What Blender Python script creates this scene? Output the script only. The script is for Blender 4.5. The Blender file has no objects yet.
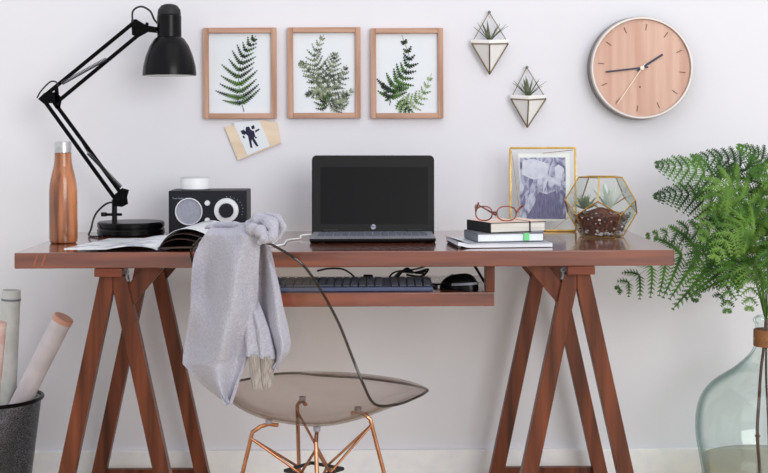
import bpy, bmesh, math, random
from mathutils import Vector, Matrix, noise
PI = math.pi
C = bpy.context.scene.collection
V = Vector
# ---------------------------------------------------------------- measuring
FPX, VX, VY, D0, CZ, ROLL = 1406.0, 370.0, 123.5, 3.41, 1.07, 0.0048
def P(px, py, y):
    dx, dy = px-VX, py-VY
    dx, dy = dx-ROLL*dy, dy+ROLL*dx
    s = (D0+y)/FPX
    return V((dx*s, y, CZ-dy*s))
def X(px, y, py=240): return P(px, py, y).x
DT = 0.76       # desk top height
WY = 0.73       # wall plane
# ---------------------------------------------------------------- materials
def lin(c):
    return tuple((v/12.92 if v <= .04045 else ((v+.055)/1.055)**2.4) for v in [q/255 for q in c]) + (1,)
def mat(name, col, rough=.5, metal=0, spec=.5, coat=0, col2=None, scale=20, stretch=(1,1,1), detail=4,
        bump=0, bscale=None, emit=None, contrast=(.35,.65), sheen=0, sub=0, trans=0, ior=1.45):
    m = bpy.data.materials.new(name); m.use_nodes = True
    nt = m.node_tree; b = nt.nodes['Principled BSDF']; L = nt.links
    b.inputs['Base Color'].default_value = lin(col)
    b.inputs['Roughness'].default_value = rough
    b.inputs['Metallic'].default_value = metal
    b.inputs['Specular IOR Level'].default_value = spec
    b.inputs['Coat Weight'].default_value = coat
    b.inputs['Coat Roughness'].default_value = .11; b.inputs['Coat IOR'].default_value = 1.6
    b.inputs['Sheen Weight'].default_value = sheen
    b.inputs['Transmission Weight'].default_value = trans
    b.inputs['IOR'].default_value = ior
    tc = nt.nodes.new('ShaderNodeTexCoord'); mp = nt.nodes.new('ShaderNodeMapping')
    mp.inputs['Scale'].default_value = stretch
    L.new(tc.outputs['Object'], mp.inputs['Vector'])
    nz = nt.nodes.new('ShaderNodeTexNoise'); nz.inputs['Scale'].default_value = scale; nz.inputs['Detail'].default_value = detail
    L.new(mp.outputs[0], nz.inputs['Vector'])
    cr = nt.nodes.new('ShaderNodeValToRGB')
    c2 = col2 or tuple(min(255, v*1.04) for v in col)
    cr.color_ramp.elements[0].position, cr.color_ramp.elements[1].position = contrast
    cr.color_ramp.elements[0].color = lin(col); cr.color_ramp.elements[1].color = lin(c2)
    L.new(nz.outputs['Fac'], cr.inputs[0]); L.new(cr.outputs[0], b.inputs['Base Color'])
    if bump:
        n2 = nt.nodes.new('ShaderNodeTexNoise'); n2.inputs['Scale'].default_value = bscale or scale*2
        L.new(mp.outputs[0], n2.inputs['Vector'])
        bp = nt.nodes.new('ShaderNodeBump'); bp.inputs['Strength'].default_value = bump; bp.inputs['Distance'].default_value = .002
        L.new(n2.outputs['Fac'], bp.inputs['Height']); L.new(bp.outputs[0], b.inputs['Normal'])
    return m
def wood(name, dark, light, axis='x', rough=.35, coat=.2, ring=28, fine=1.0, spec=.5):
    m = mat(name, dark, rough=rough, coat=coat, col2=light, scale=ring, spec=spec,
            stretch={'x': (.07,1,1), 'y': (1,.07,1), 'z': (1,1,.07)}[axis], detail=6, contrast=(.3,.72), bump=.12, bscale=90)
    return m
def glassy(name, tint, edge, rough=.02, ior=1.45, gain=1.0):
    """thin clear sheet: absorbs more where it is seen on edge, mirrors by Fresnel"""
    m = bpy.data.materials.new(name); m.use_nodes = True; nt = m.node_tree; L = nt.links
    for n in list(nt.nodes): nt.nodes.remove(n)
    out = nt.nodes.new('ShaderNodeOutputMaterial')
    tr = nt.nodes.new('ShaderNodeBsdfTransparent'); gl = nt.nodes.new('ShaderNodeBsdfGlossy'); gl.inputs['Roughness'].default_value = rough
    lw = nt.nodes.new('ShaderNodeLayerWeight'); lw.inputs['Blend'].default_value = .5
    cr = nt.nodes.new('ShaderNodeValToRGB')
    cr.color_ramp.elements[0].position = .55; cr.color_ramp.elements[0].color = lin(tint)
    cr.color_ramp.elements[1].position = 1; cr.color_ramp.elements[1].color = lin(edge)
    L.new(lw.outputs['Facing'], cr.inputs[0]); L.new(cr.outputs[0], tr.inputs['Color'])
    f0 = ((ior-1)/(ior+1))**2
    pw = nt.nodes.new('ShaderNodeMath'); pw.operation = 'POWER'; pw.inputs[1].default_value = 5; L.new(lw.outputs['Facing'], pw.inputs[0])
    mu = nt.nodes.new('ShaderNodeMath'); mu.operation = 'MULTIPLY_ADD'; mu.inputs[1].default_value = (1-f0)*gain*.8; mu.inputs[2].default_value = f0*gain; mu.use_clamp = True
    L.new(pw.outputs[0], mu.inputs[0])
    mx = nt.nodes.new('ShaderNodeMixShader'); L.new(mu.outputs[0], mx.inputs[0]); L.new(tr.outputs[0], mx.inputs[1]); L.new(gl.outputs[0], mx.inputs[2])
    L.new(mx.outputs[0], out.inputs[0])
    return m
M = {}
M['wall'] = mat('wall_paint', (230,230,238), .8, col2=(233,233,241), scale=3, bump=.05, bscale=120)
M['trim'] = mat('trim_paint', (244,245,252), .5)
M['floor'] = wood('floor_pale_oak', (214,196,164), (230,214,184), 'x', .4, .1, 20)
M['ceiling'] = mat('ceiling_paint', (240,240,240), .8)
M['desk'] = wood('cherry_wood', (82,38,24), (144,76,52), 'x', .28, 1, 34, spec=.4)
M['deskz'] = wood('cherry_wood_upright', (70,34,20), (126,67,43), 'z', .4, .1, 40, spec=.25)
M['desky'] = wood('cherry_wood_block', (82,38,26), (136,72,52), 'x', .4, .1, 40, spec=.25)
M['steel'] = mat('brushed_steel', (190,190,192), .28, 1, col2=(212,212,214), scale=60)
M['black'] = mat('black_enamel', (7,7,9), .27, 0, .22, .0, col2=(10,10,13))
M['blackarm'] = mat('black_arm_paint', (6,6,8), .5, spec=.08, col2=(9,9,11))
M['blackmat'] = mat('black_plastic', (22,22,25), .55, col2=(28,28,31))
M['darkplastic'] = mat('charcoal_plastic', (48,49,55), .45, col2=(54,55,61))
M['cable'] = mat('black_cable', (28,28,32), .5)
M['white'] = mat('white_plastic', (236,238,242), .35)
M['whitecable'] = mat('white_cable', (235,235,238), .4)
M['spring'] = mat('spring_steel', (52,52,58), .35, .8, col2=(80,80,86), scale=400)
M['shadein'] = mat('white_lamp_inside', (225,232,228), .4)
M['bottlewood'] = wood('teak_print', (74,32,16), (206,132,86), 'z', .25, .4, 46)
M['oak'] = wood('oak_frame', (164,122,100), (208,168,146), 'x', .5, 0, 60)
M['oakz'] = wood('oak_frame_upright', (164,122,100), (208,168,146), 'z', .5, 0, 60)
M['paper'] = mat('print_paper', (228,234,242), .7, col2=(232,237,244), scale=8)
M['page'] = mat('book_pages', (236,232,226), .7, col2=(214,208,200), scale=260, stretch=(.02,.02,1))
M['leafdark'] = mat('pressed_fern_dark', (20,34,26), .7, col2=(74,116,40), scale=55, contrast=(.42,.64))
M['leafgrey'] = mat('pressed_fern_grey', (56,66,56), .7, col2=(150,160,128), scale=70, contrast=(.38,.62))
M['leafpale'] = mat('pressed_fern_pale', (96,128,72), .7, col2=(176,192,150), scale=60, contrast=(.38,.62))
M['gold'] = mat('brass', (205,165,88), .25, 1, col2=(222,184,108), scale=40)
M['goldwire'] = mat('aged_brass_wire', (150,134,108), .35, 1)
M['copper'] = mat('copper_wire', (178,122,92), .25, 1, col2=(196,140,108), scale=40)
M['ceramic'] = mat('white_ceramic', (246,246,246), .35, coat=.2)
M['ply'] = wood('birch_ply', (226,204,178), (240,222,200), 'x', .6, 0, 30)
M['ink'] = mat('dark_ink', (30,28,62), .7)
M['clockwood'] = wood('clock_face_veneer', (190,142,120), (222,184,166), 'z', .45, .1, 26)
M['clockrim'] = mat('clock_case_metal', (112,104,100), .35, .7, col2=(124,116,110))
M['clocklip'] = mat('clock_lip', (196,188,184), .35, .2)
M['tick'] = mat('burnt_tick', (112,74,60), .7)
M['hand'] = mat('blued_hand', (24,26,58), .4)
M['handpale'] = mat('pale_hand', (240,226,214), .4)
M['succ'] = mat('succulent_green', (92,112,76), .5, col2=(138,152,112), scale=40)
M['airp'] = mat('air_plant_grey_green', (88,96,76), .6, col2=(132,138,112), scale=60)
M['succpale'] = mat('agave_pale', (196,214,206), .5, col2=(226,236,230), scale=40)
M['soil'] = mat('terrarium_gravel', (72,34,28), .8, col2=(128,86,70), scale=130, detail=8)
M['peb_dark'] = mat('pebble_dark', (44,36,48), .4, col2=(90,52,42), scale=60)
M['peb_light'] = mat('pebble_light', (206,202,206), .4, col2=(168,160,164), scale=60)
M['glass'] = glassy('clear_glass', (254,255,254), (222,232,228), ior=1.45)
M['vase'] = glassy('green_tinted_glass', (251,254,253), (150,186,181), .02, 1.5)
M['vaseedge'] = glassy('thick_glass_base', (206,224,222), (96,132,128), .05, 1.5)
M['water'] = glassy('water', (232,228,221), (196,194,186), .03, 1.33)
M['shell'] = glassy('smoke_acrylic', (247,244,242), (222,212,206), .03, 1.49, .8)
M['shelledge'] = glassy('refraction_tint_edge', (160,156,154), (74,74,76), .08, 1.49)  # dark tint stands in for the refraction along a clear acrylic edge
M['leather'] = mat('brown_leather', (134,88,54), .55, col2=(156,106,66), scale=50)
M['stem'] = mat('dark_stem', (70,34,30), .6, col2=(96,52,40), scale=90)
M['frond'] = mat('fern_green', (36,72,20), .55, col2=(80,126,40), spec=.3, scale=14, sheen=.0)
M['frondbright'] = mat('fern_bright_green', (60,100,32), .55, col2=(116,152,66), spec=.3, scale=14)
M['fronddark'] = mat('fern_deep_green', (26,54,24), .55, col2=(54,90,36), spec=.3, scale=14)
M['knit'] = mat('grey_melange_jersey', (164,163,178), .95, col2=(190,189,202), scale=240, detail=8, bump=.5, bscale=420, sheen=.1, contrast=(.3,.7))
M['rib'] = mat('grey_rib_cuff', (138,128,124), .95, col2=(186,178,174), scale=110, stretch=(6,6,.4), bump=.6, bscale=160)
M['screen'] = mat('laptop_screen', (8,8,11), .3, spec=.22)
M['bezel'] = mat('laptop_bezel', (14,14,17), .45, spec=.3)
M['silver'] = mat('laptop_silver', (150,152,162), .35, .3)
M['key'] = mat('key_caps', (86,90,104), .5)
M['kbbase'] = mat('keyboard_base', (92,102,134), .4)
M['grey'] = mat('grey_plastic', (124,126,138), .4)
M['radio'] = mat('radio_cabinet', (22,20,28), .45, spec=.3, col2=(32,29,40), scale=30, stretch=(.1,1,1))
M['radioface'] = mat('radio_face', (26,27,37), .55, spec=.3)
M['grille'] = mat('speaker_grille', (150,152,168), .45, .4, col2=(168,170,184), scale=300)
M['knobw'] = mat('white_knob', (222,224,230), .3)
M['mesh'] = None
M['cover_black'] = mat('black_cover', (28,26,30), .5)
M['cover_peach'] = mat('peach_cover', (232,206,192), .55)
M['cover_grey'] = mat('grey_cover', (112,114,122), .5)
M['pagewhite'] = mat('white_page', (232,236,244), .5, coat=.1)
M['magdark'] = mat('dark_printed_page', (40,30,32), .4, col2=(120,80,60), scale=16, coat=.2, contrast=(.5,.8))
M['magprint'] = mat('printed_page', (176,184,198), .35, col2=(234,238,244), scale=16, coat=.3, contrast=(.36,.5))
M['green'] = mat('green_tab', (120,214,140), .6)
M['tortoise'] = mat('tortoiseshell', (84,38,28), .25, coat=.4, col2=(168,76,44), scale=60, contrast=(.4,.6))
M['tubepaper'] = mat('white_card_tube', (222,216,222), .6, col2=(206,198,206), scale=14)
M['tubeclear'] = mat('off_white_roll', (210,211,210), .5, col2=(190,193,190), scale=20)
M['tubecap'] = mat('peach_tube_cap', (214,160,140), .5)
M['tubepink'] = mat('pink_paper_roll', (228,206,202), .6, col2=(214,178,172), scale=40)
M['carbon'] = mat('keyboard_blue_edge', (92,104,132), .4)
# wire mesh of the basket
m = bpy.data.materials.new('black_wire_mesh'); m.use_nodes = True; nt = m.node_tree; b = nt.nodes['Principled BSDF']
b.inputs['Base Color'].default_value = lin((34,36,46)); b.inputs['Roughness'].default_value = .4
tr = nt.nodes.new('ShaderNodeBsdfTransparent'); mx = nt.nodes.new('ShaderNodeMixShader'); ck = nt.nodes.new('ShaderNodeTexVoronoi')
tc = nt.nodes.new('ShaderNodeTexCoord'); ck.inputs['Scale'].default_value = 700
mth = nt.nodes.new('ShaderNodeMath'); mth.operation = 'GREATER_THAN'; mth.inputs[1].default_value = .42
nt.links.new(tc.outputs['Object'], ck.inputs['Vector']); nt.links.new(ck.outputs['Distance'], mth.inputs[0])
nt.links.new(mth.outputs[0], mx.inputs[0]); nt.links.new(tr.outputs[0], mx.inputs[1]); nt.links.new(b.outputs[0], mx.inputs[2])
nt.links.new(mx.outputs[0], nt.nodes['Material Output'].inputs[0]); M['mesh'] = m
# ---------------------------------------------------------------- builders
WM = {}
def tag(o, label=None, cat=None, group=None, kind=None):
    if label: o['label'] = label
    if cat: o['category'] = cat
    if group: o['group'] = group
    if kind: o['kind'] = kind
    return o
def thing(name, loc, label, cat, group=None, rz=0):
    o = bpy.data.objects.new(name, None); C.objects.link(o); o.empty_display_size = .03
    o.location = loc; o.rotation_euler = (0,0,rz); WM[o] = Matrix.Translation(V(loc)) @ Matrix.Rotation(rz,4,'Z')
    return tag(o, label, cat, group)
class B:
    """collects shapes; build() links them as one mesh"""
    def __init__(s): s.bm = bmesh.new()
    def _add(s, vs, fs):
        bv = [s.bm.verts.new(v) for v in vs]
        for f in fs:
            try: s.bm.faces.new([bv[i] for i in f])
            except ValueError: pass
        return bv
    def box(s, c, size, bev=0, R=None, seg=2):
        t = bmesh.new(); bmesh.ops.create_cube(t, size=1)
        for v in t.verts: v.co = V((v.co.x*size[0], v.co.y*size[1], v.co.z*size[2]))
        if bev: bmesh.ops.bevel(t, geom=list(t.edges), offset=bev, segments=seg, profile=.5, affect='EDGES')
        t.verts.index_update()
        R = R or Matrix()
        s._add([R.to_3x3() @ v.co + V(c) for v in t.verts], [[v.index for v in f.verts] for f in t.faces]); t.free(); return s
    def bar(s, a, b, w, d, up=V((0,1,0)), bev=0):
        """rectangular bar from a to b, w wide across, d deep along `up`"""
        a, b = V(a), V(b); t = (b-a).normalized(); u = (up - t*up.dot(t)).normalized(); r = t.cross(u)
        R = Matrix((r, u, t)).transposed().to_4x4()
        return s.box((a+b)/2, (w, d, (b-a).length), bev, R)
    def tube(s, pts, r, n=8, cap=True, closed=False):
        pts = [V(p) for p in pts]; N = len(pts); rr = r if isinstance(r, (list,tuple)) else [r]*N
        tang = []
        for i in range(N):
            if closed: d = pts[(i+1)%N]-pts[i-1]
            else: d = pts[min(i+1,N-1)]-pts[max(i-1,0)]
            tang.append(d.normalized() if d.length > 1e-9 else V((0,0,1)))
        u = tang[0].orthogonal().normalized(); vs = []
        for i in range(N):
            u = (u - tang[i]*u.dot(tang[i])); u = u.normalized() if u.length > 1e-6 else tang[i].orthogonal().normalized()
            w = tang[i].cross(u)
            for k in range(n):
                a = 2*PI*k/n; vs.append(pts[i] + (u*math.cos(a)+w*math.sin(a))*rr[i])
        fs = []
        for i in range(N if closed else N-1):
            j = (i+1) % N
            for k in range(n): fs.append((i*n+k, i*n+(k+1)%n, j*n+(k+1)%n, j*n+k))
        if cap and not closed:
            fs.append(tuple(reversed(range(n)))); fs.append(tuple((N-1)*n+k for k in range(n)))
        s._add(vs, fs); return s
    def lathe(s, prof, c, n=32, R=None, close=False):
        """prof: (radius, height) pairs, spun about the local z through c"""
        vs = []; fs = []; R = (R or Matrix()).to_3x3(); m = len(prof); c = V(c)
        for (r, z) in prof:
            for k in range(n):
                a = 2*PI*k/n; vs.append(R @ V((r*math.cos(a), r*math.sin(a), z)) + c)
        for i in range(m if close else m-1):
            j = (i+1) % m
            for k in range(n): fs.append((i*n+k, i*n+(k+1)%n, j*n+(k+1)%n, j*n+k))
        if not close:
            if prof[0][0] > 1e-5: fs.append(tuple(reversed(range(n))))
            if prof[-1][0] > 1e-5: fs.append(tuple((m-1)*n+k for k in range(n)))
        s._add(vs, fs); return s
    def grid(s, rows, thick=0, wrap=False):
        """rows of points; thick gives the sheet a back side"""
        nr, nc = len(rows), len(rows[0])
        idx = lambda i, j: i*nc + j % nc
        fs = [(idx(i,j), idx(i,j+1), idx(i+1,j+1), idx(i+1,j)) for i in range(nr-1) for j in range(nc if wrap else nc-1)]
        vs = [V(p) for r in rows for p in r]
        if not thick: s._add(vs, fs); return s
        t = bmesh.new(); tv = [t.verts.new(v) for v in vs]
        for f in fs: t.faces.new([tv[i] for i in f])
        t.normal_update(); nn = len(vs); back = [v.co - v.normal*thick for v in t.verts]; t.free()
        fs2 = list(fs) + [tuple(nn+i for i in reversed(f)) for f in fs]
        border = [idx(0,j) for j in range(nc)] + [idx(i,nc-1) for i in range(1,nr)] + [idx(nr-1,j) for j in range(nc-2,-1,-1)] + [idx(i,0) for i in range(nr-2,0,-1)]
        if not wrap:
            for k in range(len(border)):
                a, b_ = border[k], border[(k+1) % len(border)]; fs2.append((b_, a, nn+a, nn+b_))
        s._add(vs+back, fs2); return s
    def prism(s, poly, vec):
        """flat outline (3D points) pushed along vec"""
        poly = [V(p) for p in poly]; vec = V(vec); n = len(poly)
        s._add(poly + [p+vec for p in poly], [tuple(range(n)), tuple(reversed(range(n,2*n)))] + [(i,(i+1)%n,(i+1)%n+n,i+n)[::-1] for i in range(n)]); return s
    def ball(s, c, r, sub=2, sc=(1,1,1)):
        t = bmesh.new(); bmesh.ops.create_icosphere(t, subdivisions=sub, radius=r); t.verts.index_update()
        s._add([V((v.co.x*sc[0], v.co.y*sc[1], v.co.z*sc[2]))+V(c) for v in t.verts], [[v.index for v in f.verts] for f in t.faces]); t.free(); return s
    def build(s, name, mt, parent=None, origin=None, smooth=21.5, local=False, fix=True):
        if fix: bmesh.ops.recalc_face_normals(s.bm, faces=list(s.bm.faces))
        me = bpy.data.meshes.new(name); o = bpy.data.objects.new(name, me)
        if parent is not None: w = WM[parent]; WM[o] = w
        else: w = Matrix.Translation(V(origin or (0,0,0))); WM[o] = w
        if not local: bmesh.ops.transform(s.bm, matrix=w.inverted(), verts=list(s.bm.verts))
        s.bm.normal_update()
        for f in s.bm.faces: f.smooth = True
        for e in s.bm.edges:
            if len(e.link_faces) == 2 and e.calc_face_angle(0) > math.radians(smooth): e.smooth = False
        s.bm.to_mesh(me); s.bm.free()
        me.materials.append(mt if not isinstance(mt, str) else M[mt])
        C.objects.link(o)
        if parent is not None: o.parent = parent
        else: o.matrix_world = w
        return o
def curve_pts(ctrl, n=24):
    """Catmull-Rom through the control points"""
    c = [V(p) for p in ctrl]; c = [c[0]*2-c[1]] + c + [c[-1]*2-c[-2]]; out = []; segs = len(c)-3
    for i in range(n+1):
        t = i/n*segs; k = min(int(t), segs-1); t -= k; p0,p1,p2,p3 = c[k:k+4]
        out.append(.5*((2*p1)+(p2-p0)*t+(2*p0-5*p1+4*p2-p3)*t*t+(3*p1-p0-3*p2+p3)*t**3))
    return out
RX90 = Matrix.Rotation(PI/2, 4, 'X')      # local z -> -y (towards the viewer)
def disc(b, c, r, d, n=40):
    """disc facing -y at c with depth d backwards"""
    return b.lathe([(r,0),(r,-d)], c, n, RX90)
def copy_tree(o, parent=None):
    c = o.copy(); C.objects.link(c)
    if parent is not None: c.parent = parent
    for ch in [q for q in bpy.data.objects if q.parent == o]: copy_tree(ch, c)
    return c
def text_obj(txt, size, c, mt, parent, name='lettering', depth=.0004):
    cu = bpy.data.curves.new(name, 'FONT'); cu.body = txt; cu.size = size; cu.align_x = 'CENTER'; cu.align_y = 'CENTER'; cu.extrude = depth
    to = bpy.data.objects.new(name, cu); C.objects.link(to)
    me = bpy.data.meshes.new_from_object(to); bpy.data.objects.remove(to)
    me.transform(WM[parent].inverted() @ Matrix.Translation(V(c)) @ RX90)
    o = bpy.data.objects.new(name, me); me.materials.append(M[mt]); C.objects.link(o); o.parent = parent; WM[o] = WM[parent]
    return o
def rsmooth(a, b, t): t = max(0, min(1, (t-a)/(b-a))); return t*t*(3-2*t)
# ---------------------------------------------------------------- the room
def struct(name, b, m, label=None):
    o = b.build(name, m); o['kind'] = 'structure'
    return o
struct('wall_back', B().box((0, WY+.05, 1.3), (7, .1, 2.6)), 'wall')
struct('floor', B().box((0, -1.6, -.03), (7, 4.86, .06)), 'floor')
bb = B().box((0, WY-.008, .056), (7, .016, .112), .003)
struct('baseboard_back', bb, 'trim')
# ---------------------------------------------------------------- the desk
DXc = X(344.5, 0, 250); DX0 = X(14, 0, 252.7); DX1 = X(674.4, 0, 249.5); TH = .0385
desk = thing('desk', (DXc, .325, DT-TH), 'long cherry-brown wooden desk top with shallow keyboard tray, resting on two trestles', 'desk')
tt = B().box(((DX0+DX1)/2, .325, DT-TH/2), (DX1-DX0, .65, TH), .003).build('tabletop', 'desk', desk)
sc_ = B()
for px in (34, 42): sc_.prism([P(px-1.5,266,-.0004), P(px+.5,266,-.0004), P(px+4.5,255,-.0004), P(px+2.5,255,-.0004)], (0,.0003,0))
sc_.build('scuff_mark', mat('pale_scuff', (150,88,60), .5), tt)
TX0, TX1 = X(193, .02, 300), X(494.5, .02, 300); TZ = CZ-(292.5-VY+.3)*3.43/FPX; TH2 = .034
tray = B().box(((TX0+TX1)/2, .21, TZ-TH2/2), (TX1-TX0, .38, TH2), .002).build('keyboard_tray', 'desk', desk)
for x in (TX0+.012, TX1-.010):
    B().box((x, .045, (TZ+DT-TH)/2), (.022, .05, DT-TH-TZ-.0005), .0015).build('tray_bracket', 'deskz', tray)
B().bar((X(468,.32,264), .3, DT-TH-.002), (X(488,.06,289), .07, TZ+.006), .006, .02, V((0,1,0))).build('slide_arm', 'cable', tray)
B().bar((TX0+.05, .3, DT-TH-.002), (TX0+.03, .07, TZ+.006), .006, .02, V((0,1,0))).build('slide_arm', 'cable', tray)
# ---------------------------------------------------------------- trestles
def trestle(mx, name, label):
    """mx = +1 left one (braces rise to the right), -1 mirrored"""
    cx = DXc - mx*(DXc - X(110, .03, 270)) ; ct = cx + mx*.007
    t = thing(name, (cx, .32, 0), label, 'trestle', 'wooden A-frame trestles under the desk')
    zt = DT-TH-.0006; bz = zt-.020
    for k, y in enumerate((.03, .59)):
        B().box((cx, y+.02, zt-.010), (.066, .1, .020), .0015).build('top_block', 'desky', t)
        s = (D0+.03)/FPX
        for sd in (-1, 1):
            top = V((ct+sd*.017, y+.02, bz-.0005)); 
            foot = V((ct+sd*.163, y+.02, 0.0)); top.x -= 0
            w = .039
            # slanted leg, cut level at head and foot
            b = B(); d = foot-top; hw = w/2*d.length/abs(d.z); y_ = y-.002
            gap = (hw-.0125)/abs(d.x)*abs(d.z)          # the two legs are mitred together this far below the block
            top.x = ct+sd*.0125; d = foot-top; gap = (hw-.0125)*abs(d.z)/abs(d.x)
            b.prism([V((ct+sd*.0003, y_, top.z)), V((top.x+sd*hw, y_, top.z)), V((foot.x+sd*hw, y_, 0)), V((foot.x-sd*hw, y_, 0)), V((ct+sd*.0003, y_, top.z-gap))], (0,.038,0))
            bmesh.ops.bevel(b.bm, geom=list(b.bm.edges), offset=.0012, segments=1, affect='EDGES')
            b.build('leg', 'deskz', t)
        # brace rising to the desk top
        x0 = ct+mx*.030; z0 = bz-.062; x1 = ct+mx*.110; z1 = zt-.002
        b = B(); o = V((mx*.0, 0, -.036))
        yy = y+.010
        b.prism([V((x0,yy,z0+.030)), V((x0+mx*.002,yy,z0-.012)), V((x0+mx*.010,yy,z0-.020)), V((x1+mx*.014,yy,zt-.001)), V((x1-mx*.042,yy,zt-.001))], (0,.03,0))
        bmesh.ops.bevel(b.bm, geom=list(b.bm.edges), offset=.001, segments=1, affect='EDGES')
        b.build('brace', 'deskz', t)
        # curved metal hinge strap
        pts = curve_pts([V((cx+mx*.034,y+.0,zt-.003)), V((cx+mx*.044,y+.0,zt-.010)), V((cx+mx*.040,y+.0,zt-.022)), V((cx+mx*.044,y+.0,zt-.034))], 10)
        B().tube(pts, .003, 8).build('hinge_strap', 'grey', t)
        # low rail between the two feet
        f = .93; xr = .163*f+.017*(1-f)-.01
        B().box((ct, y+.035, .0655), (2*xr, .02, .035), .001).build('low_rail', 'deskz', t)
trestle(1, 'trestle', 'reddish wooden trestle with splayed legs under the left end of the desk')
trestle(-1, 'trestle', 'reddish wooden trestle with splayed legs under the right end, near the glass vase')
# ---------------------------------------------------------------- bottle
cx, cy = X(63, .28, 240), .285
t = thing('water_bottle', (cx,cy,DT), 'wood-grain patterned steel bottle with a silver cap standing at the desk left end', 'bottle')
s = FPX/(D0+cy)
prof = [(0,0),(.033,0),(.0365,.003),(.038,.012),(.038,.10),(.0378,.135),(.036,.155),(.031,.180),(.026,.198),(.0235,.212),(.0225,.228),(.0225,.236),(.0,.236)]
k = 28/2/s/.038
B().lathe([(r*k, z) for r, z in prof], (cx,cy,DT+.0005), 40).build('body', 'bottlewood', t)
B().lathe([(.0215*k,.236),(.0225*k,.2375),(.0225*k,.263),(.0205*k,.266),(0,.266)], (cx,cy,DT+.0005), 36).build('cap', 'steel', t).__setitem__('label', 'silver steel cap')
# ---------------------------------------------------------------- desk lamp
ly = .55
lx = X(131, ly, 228)
lamp = thing('desk_lamp', (lx, ly, DT), 'black balanced-arm desk lamp with bell shade on a round weighted base', 'lamp')
R_ = 33.5/(FPX/(D0+ly))
b = B().lathe([(0,0),(R_*.97,0),(R_,.004),(R_,.015),(R_*.97,.0185),(R_*.97,.021),(R_*.995,.0235),(R_*.995,.033),(R_*.96,.037),(0,.0385)], (lx,ly,DT+.0005), 56)
b.build('base', 'black', lamp)
sx = X(114.5, ly, 215)
def L(px, py, dy=0): return P(px, py, ly+dy)
B().tube([V((sx,ly,DT+.036)), V((sx,ly,P(0,200,ly).z))], .0075, 14).tube([L(106,214.5), L(122,214.5)], .004, 8).lathe([(0,0),(.0085,.001),(.0085,.012),(0,.013)], L(106,214.5)-V((.006,0,.006)), 12).build('stem', 'black', lamp)
br = B(); 
for dy in (-.013, .010): br.prism([L(113,196,dy), L(122,188,dy), L(129,190,dy), L(127,197,dy), L(128,204,dy), L(122,207,dy), L(113,206,dy)], (0,.003,0))
for q in ((117,199),(123,197)): br.tube([L(*q, -.016), L(*q, .016)], .005, 10)
br.box(L(119,204), (.03,.022,.012), .002)
br.build('lower_joint', 'blackarm', lamp)
arm = B()
for (a, c) in (((116,200),(44.5,101)), ((123,196),(55.5,104))):
    arm.bar(L(*a), L(*c), .0105, .008, bev=.001)
arm.build('lower_arm', 'blackarm', lamp)
def spring(a, c, r, turns, dy):
    pa, pc = L(*a, dy), L(*c, dy); d = pc-pa; u = d.orthogonal().normalized(); w = d.normalized().cross(u); n = turns*7
    return [pa + d*(i/n) + (u*math.cos(2*PI*i/7)+w*math.sin(2*PI*i/7))*r for i in range(n+1)]
for dy in (-.013, .013):
    B().tube(spring((88,153),(121,187),.0045,34,dy), .0013, 5).tube([L(79,138,dy), L(88,153,dy)], .0013, 6).build('spring', 'spring', lamp)
b = B()
for dy in (-.010, .007):
    b.prism([L(38,99,dy), L(44,93,dy), L(56,92,dy), L(62,98,dy), L(60,108,dy), L(56,109,dy), L(52,103,dy), L(44,104,dy)], (0,.003,0))
    b.prism([L(54,86,dy), L(58,86,dy), L(60,108,dy), L(56,108,dy)], (0,.003,0))
for q in ((43,99),(58,104),(56,88),(50,95)): b.tube([L(*q,-.014), L(*q,.014)], .0048, 10)
b.build('elbow_joint', 'blackarm', lamp)
arm = B()
for (a, c) in (((42.5,97.5),(134,22.5)), ((58.5,101),(139,34.5))): arm.bar(L(*a), L(*c), .0105, .008, bev=.001)
arm.build('upper_arm', 'blackarm', lamp)
for dy in (-.013, .013):
    B().tube(spring((62,83.5),(106,59),.0045,36,dy), .0013, 5).build('spring', 'spring', lamp)
b = B()
for dy in (-.012, .009): b.prism([L(131,20,dy), L(136,19,dy), L(146,25,dy), L(156,27,dy), L(157,33,dy), L(148,32,dy), L(139,37,dy), L(132,35,dy)], (0,.003,0))
for q in ((135,24),(138,32),(147,24)): b.tube([L(*q,-.016), L(*q,.016)], .005, 10)
b.tube([L(146,29), L(159,29)], .006, 10)
b.build('head_joint', 'blackarm', lamp)
hx = 169.5; hz = lambda py: P(hx,py,ly).z
sh = FPX/(D0+ly); hc = L(hx, 75.5)
r = lambda w: w/2/sh
pr = [(r(53.5),0),(r(53.5),(75.5-73)/sh),(r(52),(75.5-66)/sh),(r(47),(75.5-56)/sh),(r(39),(75.5-46)/sh),(r(30),(75.5-39)/sh),(r(24.5),(75.5-37)/sh)]
inn = [(a-.002, max(0,z)) for a, z in reversed(pr)]
sh_o = B().lathe(pr, hc, 56); 
sh_o = B()
sh_o.lathe(pr + [(a, z-.002 if i < len(inn)-1 else z) for i,(a,z) in enumerate(inn)], hc, 56, close=True)
shade = sh_o.build('lamp_shade', 'black', lamp)
pin = [(a-.0026, z) for a, z in pr[:-1]]
B().lathe([(a-.0015, z+(.0008 if i else .0008)) for i,(a,z) in enumerate(pin)] + [(0, pin[-1][1]+.001)], hc, 48).build('shade_lining', 'shadein', shade, fix=False)
B().lathe([(r(24.2),(75.5-38)/sh),(r(24.2),(75.5-16)/sh),(r(23.2),(75.5-15)/sh),(0,(75.5-15)/sh)], hc, 40).build('socket_housing', 'black', lamp)
B().lathe([(r(22.5),(75.5-15.3)/sh),(r(23.4),(75.5-14)/sh),(r(22),(75.5-9.5)/sh),(r(16),(75.5-5.6)/sh),(r(8),(75.5-4)/sh),(0,(75.5-3.6)/sh)], hc, 40).build('socket_cap', 'blackmat', lamp)
B().ball(hc+V((0,0,.045)), .024, 3, (1,1,1.25)).build('bulb', 'white', shade)
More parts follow.
